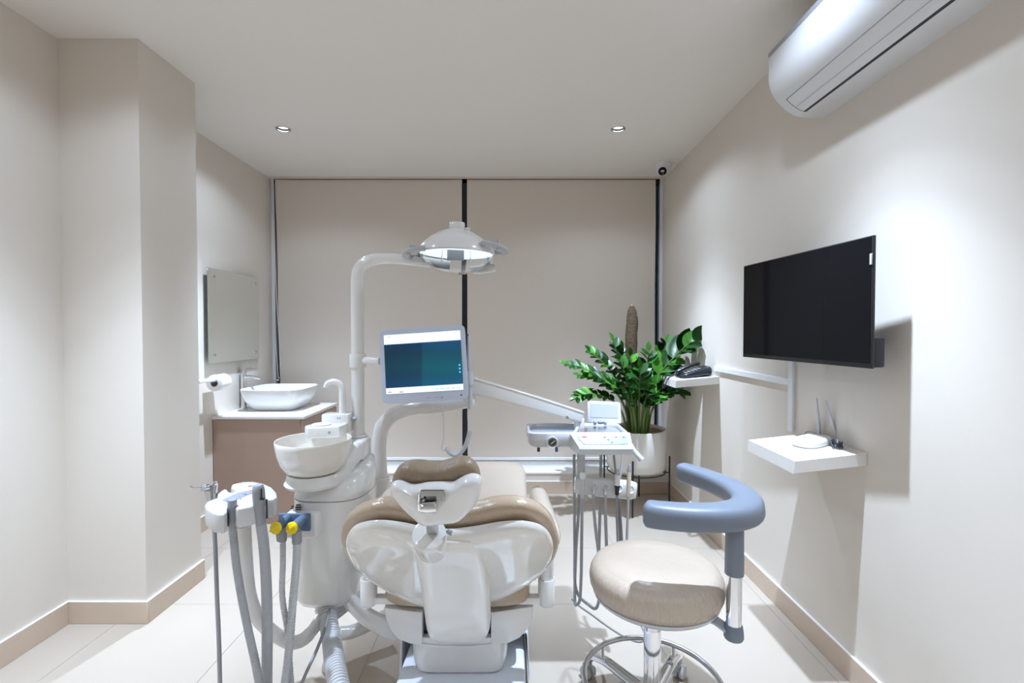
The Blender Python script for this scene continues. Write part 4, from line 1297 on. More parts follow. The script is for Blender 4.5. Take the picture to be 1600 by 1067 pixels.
# ================================================================== monitor
def monitor():
    yL, yR = 1.955, 1.935
    cs = [at(591.5, 514.5, yL + 0.012), at(725.5, 508, yR + 0.012), at(733.5, 622, yR - 0.012), at(597, 632.5, yL - 0.012)]
    ex = ((cs[1] - cs[0]) + (cs[2] - cs[3])).normalized()
    ey = ((cs[0] - cs[3]) + (cs[1] - cs[2])); ey = (ey - ex * ey.dot(ex)).normalized()
    n = ex.cross(ey)                          # towards camera?
    if n.y > 0: n = -n
    c = sum(cs, V((0, 0, 0))) / 4
    hw = ((cs[1] - cs[0]).length + (cs[2] - cs[3]).length) / 4
    hh = ((cs[0] - cs[3]).length + (cs[1] - cs[2]).length) / 4
    t = thing('patient_monitor', 'small lit white-framed monitor on the lamp pole showing a teal screen', 'monitor', c)
    R = Matrix((ex, ey, ex.cross(ey))).transposed()
    def L(a, b, d): return c + ex * a + ey * b + n * d
    rings = []
    for d, s in ((-0.040, 0.80), (-0.036, 0.90), (-0.020, 0.97), (-0.006, 0.995), (-0.002, 1.0), (0.0, 0.99)):
        rings.append([L(a, b, d) for a, b in sell(hw - hw * (1 - s), hh - hh * (1 - s), 16, 56)])
    bm = B(); loft(bm, rings); obj('frame', bm, M_monf, t)
    # screen area
    u0, u1 = -hw + 0.020, hw - 0.020
    v1, v0 = hh - 0.022, -hh + 0.038
    vt, vb = v1 - 0.040, v0 + 0.024
    def quad(name, a0, a1, b0, b1, d, m, par=t):
        bm = B()
        v = [L(a0, b0, d), L(a1, b0, d), L(a1, b1, d), L(a0, b1, d)]
        prism(bm, v, -n * 0.001)
        return obj(name, bm, m, par)
    bz = quad('screen_bezel', u0 - 0.002, u1 + 0.002, v0 - 0.002, v1 + 0.002, 0.0006, M_gpanel)
    sc = quad('screen', u0, u1, vb, vt, 0.0012, M_screen)
    quad('title_bar', u0, u1, vt, v1, 0.0012, M_scr_w, sc)
    quad('task_bar', u0, u1, v0, vb, 0.0012, M_scr_w, sc)
    bm = B()
    N = 34
    for k in range(N):
        a = u0 + (u1 - u0) * (k + 0.5) / N
        for b in (vt + 0.0008, v1 - 0.0012):
            v = [L(a - 0.0014, b - 0.0009, 0.0016), L(a + 0.0014, b - 0.0009, 0.0016), L(a + 0.0014, b + 0.0009, 0.0016), L(a - 0.0014, b + 0.0009, 0.0016)]
            bm.faces.new([bm.verts.new(q) for q in v])
    obj('dotted_edge', bm, M_scr_l, sc)
    for k in range(3):
        b = 0.0 - 0.014 * k - 0.012
        bm = B(); cyl(bm, L(u1 - 0.010, b, 0.0006), L(u1 - 0.010, b, 0.0020), 0.0048, seg=14); ic = obj('screen_icon', bm, M_scr_l, sc)
        bm = B(); cyl(bm, L(u1 - 0.010, b, 0.0008), L(u1 - 0.010, b, 0.0026), 0.0022, seg=10); obj('icon_dot', bm, M_scr_b, sc)
    for a, w_, b in ((u0 + 0.015, 0.014, v0 + 0.007), (u0 + 0.062, 0.016, v0 + 0.006), (u0 + 0.014, 0.004, v0 + 0.014), (u0 + 0.022, 0.004, v1 - 0.010)):
        quad('screen_text', a - w_ / 2, a + w_ / 2, b - 0.0012, b + 0.0012, 0.0018, M_ink, sc)
    for k in range(5):
        quad('task_button', u1 - 0.018 - k * 0.022 - 0.006, u1 - 0.018 - k * 0.022 + 0.006, v0 + 0.006, v0 + 0.013, 0.0017, M_scr_b, sc)
    for a, w_ in ((-0.008, 0.010), (0.025, 0.005), (0.034, 0.005), (0.050, 0.010)):
        quad('frame_button', a - w_ / 2 + 0.02, a + w_ / 2 + 0.02, -hh + 0.013, -hh + 0.0155, 0.0012, M_gplas)
    bm = B(); k = L(hw - 0.030, -hh + 0.018, 0.0); cyl(bm, k, k + n * 0.0018, 0.0032, seg=12); obj('power_button', bm, M_ink, t)
    bm = B(); cyl(bm, L(-hw + 0.10, 0.01, -0.034), L(-hw + 0.02, 0.012, -0.075), 0.014); obj('mount_stub', bm, M_plas, t)
    # oral camera resting in a holder on the right edge
    w0, w1 = at(735, 640, 1.955), at(732, 521, 1.965)
    k = thing('oral_camera', 'slim white oral camera wand in the holder at the monitor edge', 'dental camera', at(735, 600, 1.955))
    d = w1 - w0
    bm = B(); lathe(bm, [(0.0, 0), (0.006, 0.002), (0.0095, 0.02), (0.0105, d.length * 0.35), (0.009, d.length * 0.6), (0.006, d.length * 0.85), (0.005, d.length * 0.97), (0.003, d.length)], w0, d, 18); obj('wand', bm, M_coolw, k)
    bm = B(); q = w1 + V((-0.002, -0.006, -0.006)); cyl(bm, q, q + V((-0.003, -0.004, 0)), 0.004, seg=12); obj('wand_lens', bm, M_ink, k)
    bm = B(); tube(bm, [at(692, 634, 1.95), at(693, 660, 1.95), at(693, 685, 1.95), at(690, 700, 1.95), at(693, 704, 1.95), at(698, 699, 1.95)], 0.0022, 8); obj('lead', bm, M_coolw, k)
    bm = B(); coil(bm, [at(698, 701, 1.95), at(703, 708, 1.95), at(711, 711, 1.95), at(720, 707, 1.95), at(727, 697, 1.95), at(731, 686, 1.95), at(734, 674, 1.95)], 0.0075, 0.0022, 36, 6); obj('coiled_lead', bm, M_coolw, k)
    bm = B(); tube(bm, [at(734, 674, 1.95), at(736, 672, 1.95), at(731, 655, 1.95), at(732, 625, 1.952), w0], 0.0022, 8); obj('lead', bm, M_coolw, k)
    p = at(734, 590, 1.955)
    bm = B(); lathe(bm, [(0.0112, -0.028), (0.0150, -0.028), (0.0155, 0.028), (0.0115, 0.028)], p, d, 18)
    box(bm, p + V((-0.014, 0.0, 0.0)), (0.018, 0.012, 0.03), 0.003, 1); obj('camera_holder', bm, M_coolw, t)
monitor()
# ================================================================== delivery unit: arm, tray, instrument holder
def delivery():
    t = thing('instrument_delivery_unit', 'white jointed arm carrying the instrument tray right of the monitor', 'dental tray', (0.27, 1.98, 0.85))
    # curved riser
    y = 2.12
    P = [at(596, 800, y), at(595, 760, y), at(592, 720, y), at(592, 692, y), at(597, 668, y), at(612, 650, y - 0.01), at(636, 641, y - 0.03), at(672, 637, y - 0.06), at(705, 633, y - 0.075), at(734, 628, y - 0.085)]
    bm = B(); tube(bm, P, lambda u: 0.0335 - 0.010 * max(0, u - 0.5) * 2, 24); obj('riser', bm, M_plas, t)
    k = at(595, 746, y); bm = B(); lathe(bm, [(0.033, -0.20), (0.039, -0.20), (0.040, -0.006), (0.0385, 0.001), (0.033, 0.003)], k, seg=30); obj('riser_collar', bm, M_plas, t)
    e = at(735, 627, y - 0.09); bm = B(); bmesh.ops.create_uvsphere(bm, u_segments=20, v_segments=12, radius=0.0265, matrix=Matrix.Translation(e)); obj('riser_end', bm, M_plas, t)
    bm = B(); cyl(bm, e, e + V((0.012, 0.02, 0.10)), 0.020, bev=0.003); obj('arm_spindle', bm, M_plas, t)
    # balanced arm: a tapering box beam
    a0, a1 = at(736, 603, 2.03), at(909, 652, 2.04)
    n = 9
    pts, secs = [], []
    for i in range(n):
        u = i / (n - 1)
        pts.append(a0.lerp(a1, u) + V((0, 0, 0.004 * sin(pi * u))))
        secs.append(sell(0.024, 0.033 - 0.012 * u, 7, 28))
    bm = B(); sweep(bm, pts, secs); ar = obj('balance_arm', bm, M_plas, t)
    bm = B(); sweep(bm, [p + V((0.006, 0, 0.034 - 0.012 * i / (n - 1))) for i, p in enumerate(pts)], [sell(0.0255, 0.004, 5, 16)] * n); obj('arm_top_cover', bm, M_plas, ar)
    q = at(886, 652, 2.0165); bm = B(); cyl(bm, q, q + V((0, -0.004, 0)), 0.0062, seg=16); obj('arm_screw', bm, M_steel, ar)
    q = at(869, 634.5, 2.036); bm = B(); box(bm, q + V((0, 0, 0.004)), (0.012, 0.010, 0.004), 0.001, 1); obj('arm_catch', bm, M_steel, ar)
    bm = B(); cyl(bm, (0.285, 2.045, 0.85), (0.285, 2.045, 0.945), 0.022, bev=0.003); obj('tray_pivot', bm, M_plas, t)
    # tray
    X0, X1, YF, YK, Z0, Z1 = 0.060, 0.462, 1.885, 2.095, 0.853, 0.915
    rings = []
    xc, yc = (X0 + X1) / 2, (YF + YK) / 2
    hw, hd = (X1 - X0) / 2, (YK - YF) / 2
    def rg(z, s, n_=9): return [V((xc + a, yc + b, z)) for a, b in sell(hw - s, hd - s, n_, 60)]
    bm = B(); loft(bm, [rg(Z0, 0.022), rg(Z0 + 0.004, 0.012), rg(Z0 + 0.016, 0.003), rg(Z0 + 0.035, 0.0), rg(Z1 - 0.004, 0.0), rg(Z1, 0.004), rg(Z1 + 0.0005, 0.010), rg(Z1 - 0.003, 0.014), rg(Z1 - 0.020, 0.017), rg(Z1 - 0.021, 0.03)]); tr = obj('tray_body', bm, M_coolw, t, 45)
    bm = B(); prism(bm, [(X0 + 0.022, YF + 0.022, Z1 - 0.0205), (0.245, YF + 0.022, Z1 - 0.0205), (0.285, YK - 0.022, Z1 - 0.0205), (X0 + 0.022, YK - 0.022, Z1 - 0.0205)], (0, 0, 0.002)); obj('tray_mat', bm, M_mat, tr)
    bm = B(); prism(bm, [(0.262, YF + 0.020, Z1 - 0.0205), (X1 - 0.020, YF + 0.020, Z1 - 0.0205), (X1 - 0.020, YK - 0.020, Z1 - 0.0205), (0.302, YK - 0.020, Z1 - 0.0205)], (0, 0, 0.0105), 0.001, 1); obj('glass_plate', bm, M_steel, tr)
    bm = B(); prism(bm, [(0.240, YF + 0.016, Z1 - 0.020), (0.254, YF + 0.016, Z1 - 0.020), (0.296, YK - 0.016, Z1 - 0.020), (0.282, YK - 0.016, Z1 - 0.020)], (0, 0, 0.019), 0.002, 1); obj('tray_divider', bm, M_coolw, tr)
    # sloping control panel at the front right
    bm = B()
    L0 = [V((0.226, YF + 0.01, Z1 - 0.001)), V((0.250, 1.803, 0.880)), V((0.252, 1.797, 0.872)), V((0.254, 1.800, 0.850)), V((0.230, YF + 0.01, 0.849))]
    R0 = [V((0.464, YF + 0.01, Z1 - 0.001)), V((0.452, 1.803, 0.880)), V((0.4535, 1.797, 0.872)), V((0.452, 1.800, 0.850)), V((0.462, YF + 0.01, 0.849))]
    tmp = [L0, [a.lerp(b, 0.03) + V((0, -0.002, 0.001)) for a, b in zip(L0, R0)], [a.lerp(b, 0.97) + V((0, -0.002, 0.001)) for a, b in zip(L0, R0)], R0]
    loft(bm, tmp); cp = obj('control_panel', bm, M_coolw, t, 25)
    sl = (V((0, 1.803, 0.880)) - V((0, YF + 0.01, Z1 - 0.001))); nn = V((0, -1, 0)).cross(V((1, 0, 0)));
    nrm = V((1, 0, 0)).cross(-sl).normalized()
    if nrm.z < 0: nrm = -nrm
    def onp(x, u, h): return V((x, YF + 0.01, Z1 - 0.001)) + sl * u + nrm * (h + 0.0012) + V((0, -0.002, 0.001))
    bm = B(); prism(bm, [onp(0.254, 0.22, 0), onp(0.442, 0.22, 0), onp(0.446, 0.40, 0), onp(0.438, 0.86, 0), onp(0.272, 0.86, 0), onp(0.256, 0.55, 0)], nrm * 0.0008); lb = obj('label_film', bm, M_film, cp)
    rnd = random.Random(4)
    def mark(x, u, w_, h_, m, nm): 
        bm = B(); prism(bm, [onp(x - w_ / 2, u - h_ / 2, 0.0008), onp(x + w_ / 2, u - h_ / 2, 0.0008), onp(x + w_ / 2, u + h_ / 2, 0.0008), onp(x - w_ / 2, u + h_ / 2, 0.0008)], nrm * 0.0007); obj(nm, bm, m, cp)
    mark(0.280, 0.36, 0.018, 0.10, M_red, 'red_logo_mark')
    for i in range(10):
        for j, u in enumerate((0.38, 0.56, 0.74)):
            x = 0.300 + i * 0.0145 - 0.004 * j
            if (i + j * 2) % 3 == 2 or x < 0.285: continue
            mm = M_blueink if (i * 3 + j) % 4 in (0, 3) and i > 3 else (M_red if i >= 7 and j == 0 else M_gpanel)
            mark(x, u, 0.0075 if j else 0.009, 0.07, mm, 'key')
    # gauge
    g = at(863, 691, YF); bm = B(); lathe(bm, [(0.0, -0.01), (0.0225, -0.01), (0.0235, 0.002), (0.021, 0.005), (0.0185, 0.003), (0.0, 0.003)], g, (0, -1, 0), 34); ga = obj('pressure_gauge', bm, M_coolw, t)
    bm = B(); lathe(bm, [(0.0, 0.0035), (0.0145, 0.0035), (0.0145, 0.0045), (0.0, 0.0045)], g, (0, -1, 0), 30); obj('gauge_dial', bm, M_ink, ga)
    bm = B()
    for k in range(11):
        a = radians(-40 + 26 * k)
        box(bm, g + V((0.0172 * cos(a), -0.0042, 0.0172 * sin(a))), (0.004, 0.0012, 0.0014), 0, 1, Matrix.Rotation(-a, 3, 'Y'))
    obj('gauge_ticks', bm, M_ink, ga)
    bm = B(); box(bm, g + V((0.002, -0.0052, 0.001)), (0.020, 0.001, 0.0022), 0, 1, Matrix.Rotation(radians(-40), 3, 'Y')); obj('gauge_needle', bm, M_yellow, ga)
    for px, m in ((841.5, M_black), (869.5, M_blueink)):
        q = at(px, 704, YF + 0.02); bm = B(); cyl(bm, q + V((0, 0, 0.012)), q - V((0, 0, 0.004)), 0.0058, bev=0.001, seg=14); obj('under_knob', bm, m, t)
    q = at(990, 708, 1.84); bm = B(); tube(bm, [q + V((-0.006, 0.02, 0.03)), q + V((0.004, 0.005, 0.008)), q + V((0.016, -0.01, -0.008)), q + V((0.027, -0.015, -0.022))], lambda u: 0.007 + 0.005 * u, 14); obj('tray_handle', bm, M_coolw, t)
    # flip-up viewer lid at the back right
    c0, c1, c2, c3 = at(918, 660, 2.085), at(971, 662, 2.085), at(970.5, 629, 2.125), at(917.5, 625.5, 2.125)
    ex = (c1 - c0).normalized(); ey = ((c3 - c0)); ey = (ey - ex * ey.dot(ex)).normalized(); n = ex.cross(ey)
    if n.y > 0: n = -n
    c = (c0 + c1 + c2 + c3) / 4; w2 = (c1 - c0).length / 2; h2 = (c3 - c0).length / 2
    def L(a, b, d): return c + ex * a + ey * b + n * d
    bm = B(); loft(bm, [[L(a, b, d) for a, b in sell(w2 - s, h2 - s, 12, 40)] for d, s in ((-0.012, 0.004), (-0.009, 0.0), (-0.002, 0.0), (0.0, 0.002))]); vl = obj('viewer_lid', bm, M_coolw, t)
    bm = B(); prism(bm, [L(-w2 + 0.014, -h2 + 0.024, 0.0004), L(w2 - 0.014, -h2 + 0.024, 0.0004), L(w2 - 0.014, h2 - 0.014, 0.0004), L(-w2 + 0.014, h2 - 0.014, 0.0004)], n * 0.0012, 0.0004, 1); obj('viewer_window', bm, M_gpanel, vl)
    for a in (-0.022, 0.022):
        bm = B(); box(bm, L(a - 0.02, -h2 + 0.003, 0.003), (0.012, 0.012, 0.012), 0.002, 1); obj('lid_hinge', bm, M_coolw, vl)
    bm = B(); box(bm, L(-0.018, -h2 + 0.004, 0.002), (0.024, 0.010, 0.010), 0.002, 1); obj('hinge_barrel', bm, M_mat, vl)
    # instrument holder bar below the tray
    h0, h1 = at(898, 757, 1.955), at(993, 766, 1.955)
    P = [h0.lerp(h1, i / 12) for i in range(13)]
    secs = [sell(0.024 * min(1, 0.80 + 0.2 * min(i, 12 - i)), 0.0365 * min(1, 0.86 + 0.14 * min(i, 12 - i)), 3.6, 28) for i in range(13)]
    bm = B(); sweep(bm, P, secs); hb = obj('holder_bar', bm, M_cer, t, 50)
    for px in (909, 928.5, 946, 964.5, 983):
        u = (px - 898) / 95.0
        q = h0.lerp(h1, u) + V((0, -0.0232, 0.008))
        bm = B(); lathe(bm, [(0.0135, 0.0), (0.0165, 0.0), (0.017, 0.0025), (0.0155, 0.004), (0.0135, 0.0035), (0.012, -0.002), (0.0, -0.003)], q, (0, -1, 0.15), 24); obj('holder_socket', bm, M_matw, hb)
    bm = B(); cyl(bm, at(908, 748, 1.975), at(908, 709, 1.975), 0.0165, bev=0.002); obj('holder_post', bm, M_hosel, t)
    bm = B(); cyl(bm, at(915, 781, 1.955), at(915, 765, 1.955), 0.010, bev=0.002); obj('holder_outlet', bm, M_hosel, t)
    return t
delivery()

# the five instruments hanging in the holder, each with its own hose
def instrument(name, label, parts, hose, r, hm):
    p0 = parts[0][1]
    t = thing(name, label, 'dental handpiece', p0)
    for (nm, a, b, prof, m) in parts:
        d = b - a
        bm = B(); lathe(bm, [(0.0, 0)] + [(rr, u * d.length) for rr, u in prof] + [(0.0, d.length)], a, d, 18); obj(nm, bm, m, t)
    bm = B(); tube(bm, hose, r, 10, 6); obj('hose', bm, hm, t)
YI = 1.905
def A(px, py, dy=0.0): return at(px, py, YI + dy)
instrument('air_water_syringe', 'pale grey air and water syringe, leftmost instrument in the holder bar', [
    ('grip', A(909.5, 778), A(910.5, 748), [(0.006, 0.0), (0.0085, 0.1), (0.0095, 0.6), (0.0105, 1.0)], M_hosel),
    ('collar', A(910.5, 748), A(911, 738), [(0.009, 0.0), (0.013, 0.35), (0.0125, 0.8), (0.009, 1.0)], M_alu)],
    [A(909.5, 776), A(909, 830), A(908, 900), A(906, 935), A(902, 944), A(898, 935, 0.04), A(900, 860, 0.09), A(904, 800, 0.11), A(907, 712, 0.13)], 0.0062, M_hose)
instrument('turbine_connector', 'bare metal turbine connector, second from the left in the holder bar', [
    ('metal_coupling', A(927, 773), A(928, 757), [(0.0055, 0.0), (0.0068, 0.3), (0.0068, 0.9), (0.005, 1.0)], M_steel)],
    [A(927.2, 771), A(927.5, 790), A(931, 830), A(935, 862), A(938, 910), A(933, 948), A(920, 945, 0.03), A(900, 920, 0.07), A(898, 850, 0.10), A(897, 710, 0.11)], 0.0062, M_hose)
instrument('turbine_connector', 'bare metal turbine connector, third from the left in the holder bar', [
    ('metal_coupling', A(945.5, 774), A(946, 759), [(0.0058, 0.0), (0.0072, 0.3), (0.0072, 0.9), (0.0055, 1.0)], M_steel)],
    [A(945.6, 772), A(946, 800), A(947.5, 850), A(949, 900), A(946, 935, 0.02), A(938, 930, 0.06), A(936, 860, 0.09), A(938, 780, 0.115), A(939, 710, 0.14)], 0.0064, M_hose)
instrument('scaler_handpiece', 'white scaler handpiece with black sleeve, fourth in the holder bar', [
    ('black_sleeve', A(964, 773), A(964.5, 758), [(0.0075, 0.0), (0.0085, 0.6), (0.011, 0.85), (0.011, 1.0)], M_black),
    ('white_body', A(964.5, 760), A(965, 742), [(0.0105, 0.0), (0.0112, 0.2), (0.0102, 1.0)], M_cer),
    ('metal_tip', A(965, 742), A(965.5, 733), [(0.0045, 0.0), (0.003, 0.4), (0.004, 0.7), (0.002, 1.0)], M_steel)],
    [A(964, 772), A(963.6, 800), A(965, 840), A(967, 880), A(970, 900, 0.03), A(972.5, 860, 0.06), A(968, 790, 0.08), A(963, 745, 0.095), A(959, 711, 0.10)], 0.0048, M_hosed)
instrument('motor_handpiece', 'slim beige handpiece with grey tip, rightmost in the holder bar', [
    ('beige_body', A(981.5, 776), A(983, 737), [(0.006, 0.0), (0.0078, 0.1), (0.0088, 0.6), (0.0088, 1.0)], M_beige),
    ('grey_tip', A(983, 737), A(983.6, 726), [(0.0088, 0.0), (0.0090, 0.3), (0.006, 0.7), (0.0045, 1.0)], M_gplas)],
    [A(981.5, 775), A(981, 800), A(979, 850), A(975, 895), A(971, 905, 0.03), A(969, 860, 0.07), A(966, 790, 0.09), A(969, 745, 0.10), A(973, 711, 0.11)], 0.0052, M_hose)

# thin lead lying on the floor between chair and stool
bm = B(); tube(bm, [atz(893, 935, .004), atz(905, 946, .004), atz(925, 960, .004), atz(948, 977, .004), atz(975, 994, .004), atz(996, 1002, .004), atz(1006, 999, .004), atz(1007, 988, .004), atz(1001, 975, .004), atz(992, 955, .004), atz(985, 940, .004)], 0.0032, 8)
tag(obj('floor_lead', bm, M_hosed), 'thin grey lead looping across the floor behind the stool', 'cable')

# ================================================================== assistant console
def console():
    zt, th = 0.774, 0.060
    t = thing('assistant_console', 'white rounded assistant instrument console at front left', 'instrument console', (-0.86, 1.57, zt))
    ol = [(319.5, 789), (322, 784), (327, 782), (338, 778), (340, 771), (346, 766), (352, 763), (356, 765), (358, 768), (363, 769), (368, 767), (366, 763), (361, 761), (362, 757), (368, 755), (380, 752.5), (396, 752), (412, 755), (425, 761), (432, 769), (433, 776), (428, 779.5), (419, 780), (416, 778), (405, 776), (399, 779), (398, 785), (400, 789), (388, 792), (372, 795), (369, 794), (365, 789), (358, 789), (355, 793), (355, 799), (350, 803), (342, 803.5), (332, 800.5), (323, 794.5)]
    P = [atz(px, py, zt) for px, py in ol]
    bm = B(); prism(bm, [p + V((0, 0, -th)) for p in P], (0, 0, th), 0.006, 3); obj('console_body', bm, M_cons, t, 40)
    bm = B(); prism(bm, [atz(347, 781.5, zt + .0002), atz(372, 770, zt + .0002), atz(394, 765.5, zt + .0002), atz(397, 770, zt + .0002), atz(380, 776, zt + .0002), atz(358, 786, zt + .0002)], (0, 0, 0.0012)); lf = obj('label_film', bm, M_film, t)
    for px, py, w_, m in ((391, 759, 0.012, M_red), (392, 767, 0.008, M_red), (383, 772, 0.009, M_ink), (374, 775, 0.008, M_gplas), (362, 779, 0.009, M_ink), (355, 781.5, 0.007, M_gplas), (391, 770.5, 0.008, M_gplas), (376, 779, 0.006, M_gplas)):
        c = atz(px, py, zt + 0.0016); bm = B(); box(bm, c, (w_, 0.006, 0.0008), 0, 1, Matrix.Rotation(radians(24), 3, 'Z')); obj('printed_key', bm, m, lf)
    # carrying arm from the cuspidor unit
    bm = B(); tube(bm, [at(381, 822, 1.585), at(383, 860, 1.585), at(386, 905, 1.585), at(392, 940, 1.59), at(405, 968, 1.60), at(430, 991, 1.625), at(453, 1003, 1.65), at(472, 1000, 1.68), at(488, 985, 1.72), at(499, 968, 1.76), at(503, 955, 1.80), at(504, 944, 1.83)], lambda u: 0.0225 if u < 0.7 else 0.021, 20); obj('carrying_arm', bm, M_plas, t)
    k = at(502, 952, 1.80); bm = B(); cyl(bm, k + V((0, 0.01, 0.012)), k + V((0, 0, -0.012)), 0.0245, bev=0.003); obj('arm_collar', bm, M_plas, t)
console()
def suction_small():
    y = 1.475
    a, b = at(362.5, 824, y + 0.01), at(363, 780, y)
    t = thing('saliva_ejector', 'small grey saliva ejector handle in the front notch of the console', 'suction handpiece', a)
    d = b - a
    bm = B(); lathe(bm, [(0.0, 0), (0.0095, 0.0), (0.0118, 0.008), (0.0128, d.length * 0.7), (0.0125, d.length * 0.74), (0.0132, d.length * 0.76), (0.0132, d.length * 0.95), (0.0115, d.length * 1.0), (0.0, d.length * 1.01)], a, d, 22); obj('grip', bm, M_gplas, t)
    bm = B(); box(bm, at(356.4, 812, y - 0.010), (0.003, 0.005, 0.040), 0.0008, 1); obj('grip_slot', bm, M_black, t)
    bm = B(); corrugated(bm, [a + d * 0.05, at(365, 840, y + 0.01), at(369, 880, y), at(377, 930, y - 0.01), at(388, 985, y - 0.03), at(399, 1035, y - 0.05), at(408, 1085, y - 0.06), at(414, 1120, y - 0.07)], 0.0112, 0.007, 0.0008, 14); obj('hose', bm, M_hose, t)
suction_small()
def suction_big():
    y = 1.49
    a, b = at(408, 822, y + 0.01), at(403, 757, y)
    t = thing('suction_handpiece', 'large grey high volume suction handle standing in the console', 'suction handpiece', a)
    d = b - a
    bm = B(); lathe(bm, [(0.0, 0), (0.0135, 0.0), (0.0150, 0.008), (0.0160, d.length * 0.45), (0.0178, d.length * 0.50), (0.0186, d.length * 0.56), (0.0180, d.length * 0.85), (0.0160, d.length * 0.96), (0.012, d.length * 0.995), (0.0, d.length * 1.0)], a, d, 26); obj('grip', bm, M_gplas, t)
    bm = B(); box(bm, at(408.5, 771, y - 0.017), (0.0035, 0.005, 0.030), 0.0008, 1)
    box(bm, at(409.5, 779.5, y - 0.017), (0.014, 0.006, 0.006), 0.0015, 1); obj('slide_valve', bm, M_black, t)
    bm = B(); box(bm, at(417, 795, y - 0.002), (0.004, 0.006, 0.06), 0.0008, 1); obj('holder_gap', bm, M_black, t)
    bm = B(); corrugated(bm, [a + d * 0.05, at(412, 850, y + 0.01), at(415, 890, y + 0.005), at(417, 940, y), at(417.5, 1000, y - 0.01), at(417, 1050, y - 0.02), at(416.5, 1120, y - 0.04)], 0.0152, 0.010, 0.0008, 18); obj('hose', bm, M_hose, t)
suction_big()
def syringe():
    y = 1.60
    a, b = at(332, 788, y - 0.01), at(329, 760, y + 0.01)
    t = thing('chrome_air_syringe', 'chrome three way syringe with a thin bent nozzle at the console left edge', 'dental syringe', a)
    d = b - a
    P = [a.lerp(b, i / 8) for i in range(9)]
    bm = B(); sweep(bm, P, [sell(0.0145 + 0.003 * abs(i / 8 - 0.3) + 0.0065 * (i / 8) ** 2, 0.012 + 0.003 * (i / 8), 3, 18) for i in range(9)], up=(0, -1, 0)); obj('body', bm, M_steel, t)
    c = at(325.5, 761.5, y - 0.005)
    bm = B(); cyl(bm, c, c + V((-0.010, -0.018, 0.002)), 0.0115, bev=0.002, seg=20); kb = obj('nozzle_nut', bm, M_steel, t)
    c2 = at(336.5, 755, y + 0.005)
    bm = B(); cyl(bm, c2 - V((0, 0, 0.006)), c2 + V((0, 0, 0.006)), 0.007, bev=0.0015, seg=16); obj('push_button', bm, M_steel, t)
    bm = B(); tube(bm, [c + V((-0.004, -0.008, 0.002)), at(312, 761.5, y - 0.02), at(303, 762, y - 0.02), at(299.5, 760.5, y - 0.02), at(296.5, 759.5, y - 0.02)], 0.0024, 8); obj('nozzle', bm, M_steel, t)
    bm = B(); tube(bm, [a + d * 0.1, at(335, 830, y - 0.02), at(337, 870, y - 0.03), at(339, 930, y - 0.04), at(342, 1000, y - 0.06), at(344, 1085, y - 0.08), at(345, 1120, y - 0.09)], 0.0066, 12); obj('hose', bm, M_hosed, t)
syringe()

